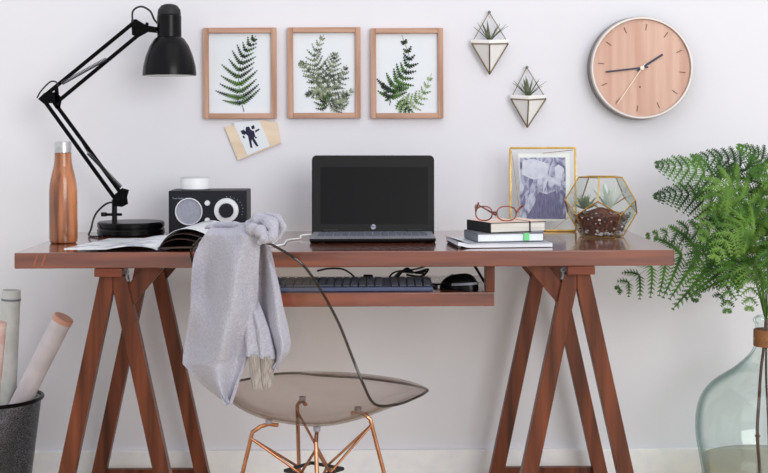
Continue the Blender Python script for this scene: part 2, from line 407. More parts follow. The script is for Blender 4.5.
cb = B().tube(curve_pts([L(132.5,22,-.012), L(133,11,-.012), L(141,6.5,-.008), L(150,11,-.004), L(154,19,0), L(158,24,0)], 24), .0028, 8)
cb.build('power_cord', 'cable', lamp); cb = B().tube(curve_pts([L(37,98,-.015), L(41,91,-.015), L(50,82,-.015), L(56,82,-.015), L(58,86,-.012)], 18), .0022, 8)
fz = DT+.0032
cb.build('power_cord', 'cable', lamp); cb = B().tube(curve_pts([L(120,203,-.005), L(108,203,-.01), L(98,211,-.01), L(93.5,219,-.01), V((X(91,.5,228),.5,DT+.02)), V((X(89,.49,232),.49,fz)), V((X(97,.46,235),.45,fz)), V((X(106,.5,232),.5,fz))], 40), .0028, 8)
cb.build('power_cord', 'cable', lamp)
# ---------------------------------------------------------------- open magazine
def desk_y(py, px=300):
    return .31*FPX/(py+ROLL*(px-VX)-VY)-D0
mg = thing('open_magazine', (X(157,.1,245), .18, DT), 'glossy open magazine with curling pages lying in front of the black lamp', 'magazine')
z0 = DT+.0012
FL, FS, FR = X(64,.022,250), X(157,.025,249), X(240,.03,248)
rows = []
for i in range(15):
    v = i/14; y = .022+v*.30; row = []
    for j in range(25):
        u = j/24; x = FL+(FS-FL)*u + v*(.055-.02*u)
        z = z0 + .004 + .008*math.sin(PI*max(0,u-.45)/.55*.95)*1.0 - .0035*rsmooth(.94,1,u)
        row.append(V((x, y, z)))
    rows.append(row)
B().grid(rows, -.0035).build('left_pages', 'magprint', mg)
rows = []
for i in range(13):
    v = i/12; y = .03+v*.29; row = []
    for j in range(17):
        u = j/16; x = FS+(FR-FS)*u + v*.03
        row.append(V((x, y, z0+.004+.002*math.sin(PI*u))))
    rows.append(row)
B().grid(rows, -.0035).build('right_pages', 'magdark', mg)
for kk, (hh, x1, lift, mt) in enumerate(((.020, 206, .004, 'magdark'), (.029, 209, .008, 'magdark'), (.038, 213, .012, 'magprint'))):
    rows = []
    for i in range(13):
        v = i/12; y = .034+kk*.012+v*(.27-kk*.012); row = []
        xe = X(x1, .03, 240)
        for j in range(25):
            u = j/24; x = FS+.002+kk*.0008+(xe-FS)*u + v*.035
            z = z0+.0065+.0012*kk + hh*(math.sin(PI*min(1,u**.78*1.0))**.8)*(1+.08*v) + lift*u
            row.append(V((x, y, z)))
        rows.append(row)
    B().grid(rows, .0009).build('curling_page', mt, mg)
# ---------------------------------------------------------------- radio and smart speaker
ry = .45; rx0, rx1 = X(168.5,ry,215), X(247,ry,215); rh = .1255; rc = (rx0+rx1)/2
rad = thing('table_radio', (rc, ry+.065, DT), 'black wooden table radio with round silver grille and tuning dial', 'radio')
B().box((rc, ry+.066, DT+.0025+rh/2), (rx1-rx0, .13, rh), .003).build('cabinet', 'radio', rad)
B().box((rc, ry, DT+.0025+rh/2), (rx1-rx0-.014, .004, rh-.014), .001).build('front_panel', 'radioface', rad)
fy = ry-.0025
def rp(px, py): return P(px, py, fy)
disc(B(), rp(189,211.5), 13.4/364, .006, 56).build('speaker_grille', 'grille', rad)
g = B().lathe([(13.6/364,0),(13.6/364,.007),(12.8/364,.0075),(12.6/364,.006),(12.6/364,0)], rp(189,211.5), 56, RX90, close=True).build('grille_ring', 'knobw', rad)
dl = B().lathe([(12.3/364,0),(12.0/364,.010),(7.6/364,.012),(7.4/364,.010),(0,.010)], rp(226.5,210.3), 48, RX90).build('tuning_dial', 'knobw', rad)
B().lathe([(7.2/364,.008),(7.0/364,.016),(6.2/364,.019),(0,.019)], rp(226.7,210.3), 36, RX90).build('dial_center', 'radioface', dl)
for py in (203, 220.2):
    B().lathe([(2.7/364,0),(2.5/364,.010),(0,.0105)], rp(207.5,py), 20, RX90).build('knob', 'knobw', rad)
text_obj('Tivoli Audio', .0062, P(178,198.4,fy-.0006), 'grille', rad)
for i in range(9):
    a = -.35+i*.24
    disc(B(), rp(226.5+16.5*math.cos(a), 210-13.5*math.sin(a)), .0011, .001, 8).build('dial_mark', 'grille', rad)
for sx_ in (-1,1):
    for sy in (-1,1): B().lathe([(.006,0),(.006,.003)], (rc+sx_*.09, ry+.066+sy*.05, DT), 12).build('rubber_foot', 'blackmat', rad)
ex = X(195, ry+.06, 183); er = .0415
sp = thing('smart_speaker', (ex, ry+.065, DT+.0025+rh), 'small white puck smart speaker with grey top on the radio', 'speaker')
zz = DT+.0032+rh
B().lathe([(0,0),(er-.003,0),(er,.002),(er,.030),(er-.001,.0315)], (ex,ry+.065,zz), 48).build('body', 'white', sp)
B().lathe([(er-.0005,.0318),(er-.001,.0335),(er-.006,.0345),(0,.0345)], (ex,ry+.065,zz), 48).build('top_ring', mat('pale_grey_top', (190,192,198), .4), sp)
# ---------------------------------------------------------------- laptop
lyf = .222; lw = X(436,lyf,241)-X(309.5,lyf,241); lc = (X(436,lyf,241)+X(309.5,lyf,241))/2
lap = thing('laptop', (lc, .35, DT), 'black open laptop with a dark switched-off screen at the desk centre', 'laptop')
lz = DT+.002
b = B(); dpt = .225
outline = []
prof = [(0,.0095),(.0005,.0065),(.014,.0),(dpt-.01,.0),(dpt,.003),(dpt,.0115),(.002,.0105)]
b.prism([V((lc-lw/2, lyf+a, lz+z)) for a, z in prof], (lw,0,0)); bmesh.ops.bevel(b.bm, geom=list(b.bm.edges), offset=.0012, segments=2, affect='EDGES')
lb = b.build('base', 'blackmat', lap)
deck = B().prism([V((lc-lw/2+.002, lyf+.003, lz+.0106)), V((lc+lw/2-.002, lyf+.003, lz+.0106)), V((lc+lw/2-.002, lyf+dpt-.014, lz+.0116)), V((lc-lw/2+.002, lyf+dpt-.014, lz+.0116))], (0,0,.0010))
deck.build('palm_rest', 'silver', lb)
B().box((lc-.018, lyf+.038, lz+.0122), (.10,.052,.0008), .0004).build('touchpad', 'grey', lb)
kb = B()
for r_ in range(5):
    for k_ in range(14):
        kb.box((lc-.136+k_*.0209, lyf+.085+r_*.0215, lz+.0128+r_*.0001), (.0175,.0175,.0014), .0006, seg=1)
kb.build('keys', 'key', lb)
for s_ in (-1,1): B().tube([V((lc+s_*.115-.02, lyf+dpt-.004, lz+.015)), V((lc+s_*.115+.02, lyf+dpt-.004, lz+.015))], .005, 12).build('hinge', 'blackmat', lap)
# lid, leaning slightly backwards
hy = lyf+dpt-.002; sl = FPX/(D0+hy)
def lidpt(px, py):      # point on the lid plane, tilted back 12 deg
    y = hy
    for _ in range(4):
        p = P(px,py,y); y = hy+(p.z-(lz+.014))*math.tan(math.radians(12))
    return P(px,py,y)
nrm = V((0,-math.cos(math.radians(12)),-math.sin(math.radians(12)))); 
def rrect(x0,y0,x1,y1,rad,mp,n=6, bottom=True):
    out = []
    for (cx_,cy_,a0) in ((x0+rad,y0+rad,180),(x1-rad,y0+rad,270),(x1-rad,y1-rad,0),(x0+rad,y1-rad,90)):
        if not bottom and cy_ > (y0+y1)/2:
            out.append(mp(x1 if a0 == 0 else x0, y1)); continue
        for i in range(n+1):
            a = math.radians(a0+90*i/n); out.append(mp(cx_+rad*math.cos(a), cy_+rad*math.sin(a)))
    return out
b = B().prism(rrect(311.8,156,434.2,234,4.5,lidpt,6,False), -nrm*.008)
lid = b.build('lid', 'bezel', lap)
B().prism([p+nrm*.0006 for p in rrect(320.5,167,428,224,1,lidpt,2)], -nrm*.0005).build('screen', 'screen', lid)
lg = lidpt(373.3,226.8)+nrm*.0006
B().lathe([(2.5/sl,0),(2.5/sl,.0006)], lg, 24, Matrix.Rotation(PI/2-math.radians(-12)*-1, 4, 'X')).build('logo', 'grille', lid)
lt = text_obj('hp', .012, V((0,0,0)), 'bezel', lid, 'lettering', .0002)
lt.data.transform(WM[lap] ); lt.data.transform(Matrix.Shear('XZ', 4, (.25,0)) ); lt.data.transform(WM[lap].inverted() @ Matrix.Translation(lg+nrm*.0009+V((0,0,.001))) )
for s_ in (-1,1): pass
for fx in (-.13,.13):
    for fy_ in (.03,.19): B().lathe([(.008,0),(.008,.003)], (lc+fx, lyf+fy_, DT), 12).build('rubber_foot', 'blackmat', lap)
# charging cord of the laptop
wc = B().tube(curve_pts([V((lc-lw/2-.003, .40, DT+.010)), V((lc-lw/2-.03,.39,DT+.008)), V((X(300,.36,233),.36,DT+.003)), V((X(288,.33,236),.30,DT+.003)), V((X(283,.2,238),.16,DT+.003)), V((X(262,.14,238),.12,DT+.003)), V((X(250,.13,238),.2,DT+.003))], 40), .0022, 8)
wc.tube(curve_pts([V((X(272,.2,238),.14,DT+.003)), V((X(280,.25,230),.2,DT+.02)), V((X(279,.25,221),.24,DT+.055)), V((X(273,.25,217),.2,DT+.065)), V((X(268,.2,232),.12,DT+.02))], 30), .002, 8)
tag(wc.build('charging_cord', 'whitecable', origin=(X(290,.33,236),.3,DT)), 'thin white cord running from the laptop left side across the desk', 'cable')
# ---------------------------------------------------------------- keyboard, mouse, cords in the tray
kx0, kx1 = X(259,.05,288), X(433,.05,288); kc = (kx0+kx1)/2; ky = .045
kbd = thing('keyboard', (kc, ky+.07, TZ), 'full-size black keyboard with blue-grey front edge in the pull-out tray', 'keyboard')
b = B().prism([V((kx0,ky,TZ+.001)), V((kx0,ky-.001,TZ+.010)), V((kx0,ky+.01,TZ+.0105)), V((kx0,ky+.145,TZ+.019)), V((kx0,ky+.15,TZ+.014)), V((kx0,ky+.15,TZ+.006))], (kx1-kx0,0,0))
bmesh.ops.bevel(b.bm, geom=list(b.bm.edges), offset=.0015, segments=2, affect='EDGES')
kb0 = b.build('case', 'kbbase', kbd)
n = 21
for rr_ in range(6):
    for c_ in range(n):
        if c_ in (15,) : continue
        if rr_ == 0 and 3 < c_ < 9:
            if c_ != 6: continue
            wk = .10
        else: wk = .0165
        x = kx0+.014+(kx1-kx0-.028)*c_/(n-1); y = ky+.018+rr_*.0215; z = TZ+.0112+rr_*.00125
        B().box((x, y, z+.0022), (wk,.0165,.0044), .0014, seg=1).build('key', 'key', kbd)
my = .09; mxc = X(459,my,282)
mo = thing('computer_mouse', (mxc, my, TZ), 'black computer mouse with grey side band at the tray right end', 'mouse')
rows = []
mR = Matrix.Rotation(math.radians(50),3,'Z')
def msurf(h, wsc=1, z0=0):
    rows = []
    for i in range(13):
        th = PI/2*i/12
        row = []
        for k_ in range(32):
            a = 2*PI*k_/32; ca, sa = math.cos(a), math.sin(a)
            q = V((abs(ca)**.85*math.copysign(1,ca)*.030*wsc, abs(sa)**.9*math.copysign(1,sa)*.054*wsc, 0))*math.cos(th)**.7
            z = z0+h*math.sin(th)*(1-.22*(q.y/.054))
            row.append(mR @ V((q.x,q.y,0)) + V((mxc,my,TZ+.001+z)))
        rows.append(row)
    return rows
B().grid(msurf(.037),0,True).build('shell', 'black', mo)
rws = []
for zlo, zhi in ((.011,.0165),):
    for i in range(4):
        f = i/3; row = []
        for k_ in range(41):
            a = PI*1.0+PI*.95*k_/40; ca, sa = math.cos(a), math.sin(a)
            w_ = 1.015-.04*f
            q = V((abs(ca)**.85*math.copysign(1,ca)*.030*w_, abs(sa)**.9*math.copysign(1,sa)*.054*w_, 0))
            row.append(mR @ q + V((mxc,my,TZ+zlo+(zhi-zlo)*f+.004*math.sin(PI*k_/40))))
        rws.append(row)
B().grid(rws,-.0008).build('side_band', 'grey', mo)
B().tube([mR@V((0,.030,0))+V((mxc,my,TZ+.028)), mR@V((0,.018,0))+V((mxc,my,TZ+.034))], .0035, 10).build('scroll_wheel', 'grey', mo)
fz = TZ+.0028
b = B().tube(curve_pts([mR@V((0,.054,0))+V((mxc,my,TZ+.008)), V((mxc-.07,.16,fz)), V((X(436,.12,283),.10,fz)), V((kx1+.010,.15,fz)), V((kx1-.02,.235,fz)), V((kx1-.11,.24,fz)), V((X(388,.3,274),.27,fz+.002)), V((X(395,.3,272),.30,fz+.018)), V((X(415,.3,272),.31,fz+.024)), V((X(428,.3,270),.31,fz+.034))], 60), .0024, 8)
b.build('cord', 'cable', mo)
b = B()
for i in range(3):
    b.tube(curve_pts([V((X(392+i*2,.3,274),.27+.01*i,TZ+.003)), V((X(400+i*3,.3,270),.28+.01*i,TZ+.022+.004*i)), V((X(414,.3,269),.29,TZ+.020)), V((X(428-i*2,.3,270),.28,TZ+.030-.006*i)), V((X(420,.3,274),.27,TZ+.012)), V((X(406,.3,274),.26,TZ+.018))], 30), .0026, 8)
tag(b.build('cable_bundle', 'cable', origin=(X(408,.3,272),.28,TZ)), 'small looped bundle of black cable lying behind the keyboard in the tray', 'cable')
b = B().tube(curve_pts([V((X(318,.3,272),.25,TZ+.030)), V((X(330,.3,270),.27,TZ+.034)), V((X(345,.3,272),.29,TZ+.028)), V((X(356,.3,276),.27,TZ+.003)), V((X(340,.3,276),.22,TZ+.003))], 30), .0024, 8)
b.build('cord', 'cable', kbd)
tag(B().box((X(368,.32,270),.33,TZ+.006), (.026,.016,.010), .003).build('cable_plug', 'cable', origin=(X(368,.32,270),.33,TZ)), 'tiny black plug lying alone at the back of the tray', 'plug')
# ---------------------------------------------------------------- books, magazine, glasses at right
def stackbox(name, label, cat, corner, rz, size, z, cov, pages, group):
    """corner = front corner seen nearest; size = (length to the right, depth)"""
    t = thing(name, (corner[0],corner[1],z), label, cat, group, rz)
    return t
GRP = 'books and notebook stacked by the gold photo frame'
def book(name, label, cat, px, y, rz, w, d, h, z, covm, pagem, spine='left', cth=.0018):
    c = V((X(px, y, 240), y, z)); t = thing(name, c, label, cat, GRP, rz)
    b = B().box((w/2, d/2, cth/2), (w, d, cth), .0005).box((w/2, d/2, h-cth/2), (w, d, cth), .0005).box((cth/2, d/2, h/2), (cth, d, h), .0005)
    b.build('cover', covm, t, local=True)
    B().box((w/2+cth/2-.0015, d/2, h/2), (w-cth-.003, d-.004, h-2*cth-.0003), 0).build('pages', pagem, t, local=True)
    return t
# bottom magazine
bz_ = DT+.0006
t = thing('magazine', (X(461,.06,248),.06,bz_), 'thin pale-blue magazine with a curled left corner at the bottom of the book stack', 'magazine', GRP, math.radians(6))
rows = []
for i in range(9):
    v = i/8; row = []
    for j in range(21):
        u = j/20; row.append(V((-.008+.238*u, v*.185, .001+.006*(1-rsmooth(0,.13,u)))))
    rows.append(row)
B().grid(rows, -.009).build('pages', 'pagewhite', t, local=True)
rows = [[V((p.x-.004, p.y-.002, p.z+.0098+.006*(1-rsmooth(0,.16,j/20))*(1-i/8))) for j, p in enumerate(r_)] for i, r_ in enumerate(rows)]
B().grid(rows, -.0006).build('cover', mat('blue_grey_cover', (176,184,196), .35, col2=(214,220,228), scale=20, coat=.3), t, local=True)
B().tube([V((-.004,.002,.004)),V((-.003,.09,.004)),V((-.002,.182,.004))], .0045, 10).build('spine', 'darkplastic', t, local=True)
z2 = bz_+.0125
t = book('hardback_book', 'thick grey-covered book with white page edges and a green tab, middle of the stack', 'book', 477.5, .085, math.radians(9), .172, .15, .021, z2, 'cover_grey', 'pagewhite')
B().box((.125,-.0012,.012), (.014,.006,.018), .0004).build('page_tab', 'green', t, local=True)
B().box((.155,.004,.0235), (.03,.012,.003), .001).build('bookmark', 'grey', t, local=True)
z3 = z2+.0215
t = book('notebook', 'black hardcover notebook with cream pages, topmost under the reading glasses', 'notebook', 490.5, .10, math.radians(21), .156, .14, .0255, z3, 'cover_black', 'page')
o = B().box((.078,.07,.0259), (.152,.136,.0006), .0002).build('top_cover', 'cover_peach', t, local=True)
B().box((.1105,.07,.013), (.0022,.144,.0285), .0004).build('elastic_band', 'cover_black', t, local=True)
# glasses: two rims, bridge, temples
gz = z3+.0270; gy = .165
gc = V((X(496,gy,210), gy, gz))
gl = thing('reading_glasses', gc, 'round tortoiseshell reading glasses resting on the black notebook', 'glasses')
def rim(c0, w, h, n=40):
    pts = []
    for i in range(n):
        a = 2*PI*i/n; ca, sa = math.cos(a), math.sin(a)
        pts.append(c0+V((w*abs(ca)**.8*math.copysign(1,ca), .004*sa+ .0, h*(abs(sa)**.9)*math.copysign(1,sa))))
    return pts
s_ = FPX/(D0+gy); lcen = [P(484,211,gy), P(506.5,210.5,gy-.008)]
for c0 in lcen: c0.z = gz+.0185
fr = B()
rims = [rim(lcen[0], 8.2/s_, .0176), rim(lcen[1], 9.6/s_, .0180)]
for q in rims: fr.tube(q, .0018, 8, closed=True)
fr.tube(curve_pts([rims[0][0], (rims[0][0]+rims[1][20])/2+V((0,-.002,.004)), rims[1][20]], 8), .002, 8)
fr.build('frame', 'tortoise', gl)
for q, c0 in zip(rims, lcen):
    B().prism(q, (0,.0012,0)).build('lens', 'glass', gl)
a0 = rims[0][20]; a1 = rims[1][0]
B().tube(curve_pts([a0+V((0,0,.008)), P(476,205,gy+.03), P(482,207,gy+.10), P(496,215,gy+.13)], 16), [.0022]*14+[.003]*3, 8).build('temple', 'tortoise', gl)
B().tube(curve_pts([a1+V((0,0,.002)), P(519,209,gy+.0), P(523,205.5,gy-.015), ], 10), .0026, 8).build('temple', 'tortoise', gl)
B().tube(curve_pts([a0+V((.0,0,.006)), P(477.5,206,gy-.012), P(478.5,202.5,gy-.012)], 8), .0026, 8).build('hinge', 'tortoise', gl)
# ---------------------------------------------------------------- gold photo frame
fy0 = .595
f_tl, f_tr, f_bl, f_br = P(512.5,148.3,fy0), P(575.7,150,fy0), P(511,230,fy0), P(572,232,fy0)
pf = thing('photo_frame', ((f_bl.x+f_br.x)/2, fy0, DT), 'standing gold metal photo frame holding a violet-toned wedding photograph between glass', 'photo frame')
w_ = .185; h_ = .235; pc = V(((f_tl.x+f_tr.x+f_bl.x+f_br.x)/4, fy0, DT+.003))
lean = math.radians(4)
FR_ = Matrix.Translation(pc) @ Matrix.Rotation(math.radians(-6),4,'Z') @ Matrix.Rotation(-lean,4,'X')
def FP(x, z, y=0): return FR_ @ V((x,y,z))
b = B()
for a, c in (((-w_/2,0),(w_/2,0)),((-w_/2,h_),(w_/2,h_)),((-w_/2,0),(-w_/2,h_)),((w_/2,0),(w_/2,h_))): b.bar(FP(*a), FP(*c), .006, .011, FR_.to_3x3()@V((0,1,0)), .001)
b.build('border', 'gold', pf)
B().prism([FP(-w_/2+.003,.003), FP(w_/2-.003,.003), FP(w_/2-.003,h_-.003), FP(-w_/2+.003,h_-.003)], FR_.to_3x3()@V((0,-.0012,0))).build('glass', 'glass', pf)
pw, ph = .130, .175; pz = .033
B().prism([FP(-pw/2+.004,pz-.006,.002), FP(pw/2+.012,pz-.006,.002), FP(pw/2+.012,pz+ph+.012,.002), FP(-pw/2-.004,pz+ph+.012,.002)], FR_.to_3x3()@V((0,.0006,0))).build('mount', mat('white_mount', (248,248,250), .6), pf)
# the picture itself: a procedural violet monochrome
pm = bpy.data.materials.new('violet_photograph'); pm.use_nodes = True; nt = pm.node_tree; b_ = nt.nodes['Principled BSDF']; b_.inputs['Roughness'].default_value = .35
tc = nt.nodes.new('ShaderNodeTexCoord'); mp = nt.nodes.new('ShaderNodeMapping'); mp.inputs['Scale'].default_value = (1,1,.55)
nz = nt.nodes.new('ShaderNodeTexNoise'); nz.inputs['Scale'].default_value = 38; nz.inputs['Detail'].default_value = 5; nz.inputs['Distortion'].default_value = 1.5
cr = nt.nodes.new('ShaderNodeValToRGB'); e = cr.color_ramp.elements; e[0].position = .38; e[0].color = lin((96,92,142)); e[1].position = .58; e[1].color = lin((208,208,232))
nt.links.new(tc.outputs['Object'], mp.inputs[0]); nt.links.new(mp.outputs[0], nz.inputs['Vector']); nt.links.new(nz.outputs['Fac'], cr.inputs[0]); nt.links.new(cr.outputs[0], b_.inputs['Base Color'])
ph_o = B().prism([FP(-pw/2,pz,.0012), FP(pw/2,pz,.0012), FP(pw/2,pz+ph,.0012), FP(-pw/2,pz+ph,.0012)], FR_.to_3x3()@V((0,.0005,0))).build('photograph', pm, pf)
def figp(pts, lay): return [FP(-pw/2+u*pw, pz+v*ph, .0011-.0001*lay) for u, v in pts]
dk = mat('photo_dark_violet', (84,78,128), .4, col2=(122,118,164), scale=90, stretch=(3,3,.5)); lt_ = mat('photo_pale_violet', (206,206,230), .4, col2=(226,226,242), scale=60)
B().prism(figp([(.12,.0),(.30,.22),(.42,.44),(.58,.40),(.78,.46),(.92,.2),(.96,0)],1), FR_.to_3x3()@V((0,.00005,0))).build('tulle_skirt', dk, ph_o)
B().prism(figp([(.50,.40),(.60,.62),(.74,.60),(.95,.50),(.82,.58),(.66,.70),(.52,.60)],2), FR_.to_3x3()@V((0,.00005,0))).build('bodice', lt_, ph_o)
B().prism(figp([(.05,.72),(.30,.64),(.60,.68),(.62,.9),(.3,.98),(.06,.95)],1), FR_.to_3x3()@V((0,.00005,0))).build('backdrop', lt_, ph_o)
B().prism(figp([(.78,.68),(.90,.66),(.97,.80),(.88,.90),(.76,.84)],2), FR_.to_3x3()@V((0,.00005,0))).build('bouquet', lt_, ph_o)
B().prism(figp([(.95,.60),(1,.62),(1,.84),(.90,.92),(.78,.92),(.96,.83),(.985,.70)],3), FR_.to_3x3()@V((0,.00005,0))).build('sash', dk, ph_o)
# wire stand behind and the crossing clip wires
B().tube([FP(0,h_*.7,.007), V((pc.x+.012, fy0+.085, DT+.003)), ], .0016, 8).build('stand_wire', 'gold', pf)
B().tube([FP(-w_/2+.004,h_*.97,-.002), FP(-pw/2-.002,pz+.03,-.0025)], .0008, 6).build('clip_wire', 'gold', pf)
B().tube([FP(.0,pz+ph+.012,-.002), FP(w_/2-.006,h_-.006,-.002)], .0008, 6).build('clip_wire', 'gold', pf)
B().tube([FP(.03,.004,-.002), FP(w_/2-.006,.05,-.002)], .0008, 6).build('clip_wire', 'gold', pf)
# ---------------------------------------------------------------- terrarium
tcx, tcy = X(601,.40,215), .40; a_ = .0715
ter = thing('glass_terrarium', (tcx,tcy,DT), 'brass-edged dodecahedron glass terrarium with gravel beside the photo frame', 'terrarium')
R1, R2 = .8507*a_, 1.3764*a_; off = math.radians(-104); zb = DT+.003
ang = lambda k, o: off+math.radians(36+72*k+o)
bot = [V((tcx+R1*math.cos(ang(k,0)), tcy+R1*math.sin(ang(k,0)), zb)) for k in range(5)]
lo = [V((tcx+R2*math.cos(ang(k,0)), tcy+R2*math.sin(ang(k,0)), zb+.8507*a_)) for k in range(5)]
up = [V((tcx+R2*math.cos(ang(k,36)), tcy+R2*math.sin(ang(k,36)), zb+1.3764*a_)) for k in range(5)]
top = [V((tcx+R1*math.cos(ang(k,36)), tcy+R1*math.sin(ang(k,36)), zb+2.227*a_)) for k in range(5)]
b = B(); edges = []
for k in range(5):
    for e_ in ((bot[k],bot[(k+1)%5]),(bot[k],lo[k]),(lo[k],up[k]),(up[k],lo[(k+1)%5]),(up[k],top[k]),(top[k],top[(k+1)%5])): b.tube([*e_], .0019, 6)
    for q in (bot[k],lo[k],up[k],top[k]): b.ball(q, .0024, 1)
b.build('brass_frame', 'gold', ter)
for k in range(5):
    for poly in ([bot[k],bot[(k+1)%5],lo[(k+1)%5],up[k],lo[k]], [top[k-1],top[k],up[k],lo[k],up[k-1]]):
        cen = sum(poly, V())/5; q = [cen+(p-cen)*.985 for p in poly]; n_ = (cen-V((tcx,tcy,zb+1.1*a_))).normalized()
        B().prism(q, -n_*.0012).build('glass_pane', 'glass', ter)
B().prism([V((tcx,tcy,zb))+(p-V((tcx,tcy,zb)))*.985 for p in bot], (0,0,.0012)).build('glass_pane', 'glass', ter)
# gravel bed (stuff): mound plus pebbles
random.seed(4)
b = B(); rows = []
for i in range(9):
    f = i/8
    def rad_at(a, z):    # inside radius of the lower body at height z
        t_ = min(1, z/(.8507*a_)); return (R1*.80+(R2*.80-R1*.80)*t_)
    z = .003+f*.052
    rows.append([V((tcx+rad_at(0,z)*.93*math.cos(2*PI*k/30), tcy+rad_at(0,z)*.93*math.sin(2*PI*k/30), zb+z+ (.006*noise.noise(V((k*.9,f*3,2))) if i == 8 else 0))) for k in range(30)])
for q in (.7,.35,.02): rows.append([V((tcx+(p.x-tcx)*q, tcy+(p.y-tcy)*q, zb+.055+.022*(1-q)+.004*noise.noise(V((p.x*60,p.y*60,q))))) for p in rows[8]])
b.grid(rows,0,True)
tag(b.build('soil_bed', 'soil', origin=(tcx,tcy,zb)), 'bed of reddish-brown gravel filling the bottom of the glass terrarium', 'gravel', kind='stuff')
for nm, mt, cnt, lb_ in (('dark_pebbles','peb_dark',260,'dark pebbles packed against the terrarium glass'), ('white_pebbles','peb_light',170,'small white pebbles at the bottom and rim of the terrarium gravel')):
    b = B()
    for i in range(cnt):
        a = random.uniform(0,2*PI); z = .005+random.random()*.056
        if nm[0] == 'w' and random.random() < .6: z = .006+random.random()*.008
        r_ = (R1*.79+(R2-R1)*.79*z/(.8507*a_))*random.uniform(.97,1.02)
        if random.random() < .3: z = .062; r_ *= random.random()**.5*.9
        b.ball((tcx+r_*math.cos(a), tcy+r_*math.sin(a), zb+z), random.uniform(.0022,.0045), 1, (1.2,1,.8))
    tag(b.build(nm, mt, origin=(tcx,tcy,zb+.01)), lb_, 'pebbles', kind='stuff')
def leaf3(b, base, dirv, L_, w, th=.002, curl=.2, n=6, up=V((0,0,1))):
    """thick tapering leaf along dirv, curling towards up"""
    d = V(dirv).normalized(); side = d.cross(up); side = side.normalized() if side.length > 1e-4 else V((1,0,0)); nn = side.cross(d); rows = []
    for i in range(n+1):
        t_ = i/n; p = V(base)+d*L_*t_+up*curl*L_*t_*t_; ww = w*(math.sin(PI*min(1,.25+t_*.75))**.8)*(1 if t_ < .98 else .15)
        rows.append([p+side*ww*math.cos(a)+nn*th*(math.sin(a))*(1-t_*.7) for a in [2*PI*k/6 for k in range(6)]])
    b.grid(rows,0,True); return b
b = B(); c0 = P(585,204,tcy-.02); c0.z = zb+.074
for ring, (cnt, el, L_) in enumerate(((8,.15,.038),(7,.6,.040),(5,1.1,.034))):
    for k in range(cnt):
        a = 2*PI*k/cnt+ring*.4; leaf3(b, c0, V((math.cos(a)*math.cos(el), math.sin(a)*math.cos(el), math.sin(el))), L_, .006, .002, .25)
b.tube([c0-V((0,0,.018)), c0], .003, 6)
tag(b.build('succulent', 'succ', origin=c0-V((0,0,.014))), 'grey-green rosette succulent at the left inside the glass terrarium', 'succulent', 'succulents inside the terrarium')
b = B(); c0 = P(609,200,tcy+.01); c0.z = zb+.070
for k in range(11):
    a = 2*PI*k/11; el = 1.15 if k % 2 else .85
    leaf3(b, c0, V((math.cos(a)*math.cos(el), math.sin(a)*math.cos(el), math.sin(el))), .074, .0076, .0016, .05)
b.tube([c0-V((0,0,.012)), c0], .004, 6)
tag(b.build('succulent', 'succpale', origin=c0-V((0,0,.012))), 'pale upright agave-like succulent at the right inside the glass terrarium', 'succulent', 'succulents inside the terrarium')
# ---------------------------------------------------------------- framed fern prints
def flat_frond(b, path, W, npin, y, side=1, leaf=.010, lw_=.0028, amp=50, lean_=.5, lobes=True, base_skip=.08):
    """pressed frond drawn in the x-z plane, path = list of (x,z)"""
    pts = curve_pts([V((p[0], y, p[1])) for p in path], 40)
    b.tube(pts, [.0011*(1-.6*i/40) for i in range(41)], 5)
    for k in range(npin):
        u = base_skip+(1-base_skip)*k/npin; i = u*40; i0 = min(int(i),39); p = pts[i0].lerp(pts[i0+1], i-i0); t = (pts[i0+1]-pts[i0]).normalized(); s = V((t.z,0,-t.x))
        for sd in (-1,1):
            Ln = W*min(1,(u-base_skip+.25)/.35)**.6*(1-u)**.75*(1+.12*math.sin(k*2.3+sd)) + .003
            aa = math.radians((amp-15)*(.25+1.2*u)); d = (s*sd*math.cos(aa)+t*math.sin(aa)).normalized()
            q = [p + d*Ln*v + t*Ln*.18*v*v + V((0,-.0002*(k%2),0)) for v in (0,.25,.5,.75,1)]
            m_ = max(3, int(Ln/.0060)); cq = curve_pts(q, m_)
            b.tube(cq, .0005, 4)
            wv = [leaf*(1-j/m_)**.5*max(.45,(Ln/W))**.5*.26 for j in range(m_+1)]
            pv = [V((tt.z,0,-tt.x)) for tt in [(cq[min(j+1,m_)]-cq[max(j-1,0)]).normalized() for j in range(m_+1)]]
            b._add([cq[j]+pv[j]*wv[j] for j in range(m_+1)]+[cq[j]-pv[j]*wv[j] for j in range(m_+1)], [(j,j+1,m_+2+j,m_+1+j) for j in range(m_)])
            for j in range(m_):
                v = (j+.5)/m_; c = cq[j].lerp(cq[j+1],.5); tt_ = (cq[j+1]-cq[j]).normalized(); ss = V((tt_.z,0,-tt_.x))
                l = leaf*(1-v)**.5*max(.45,(Ln/W))**.5
                for s2 in (-1,1):
                    dd = (ss*s2*.84+tt_*.54).normalized(); pp = V((dd.z,0,-dd.x))*lw_/2*(.6+.4*(1-v))
                    yo = V((0,-.0003-.0001*random.random(),0))
                    b._add([c+yo, c+dd*l*.4+pp+yo, c+dd*l+yo*1, c+dd*l*.4-pp+yo], [(0,1,2,3)])
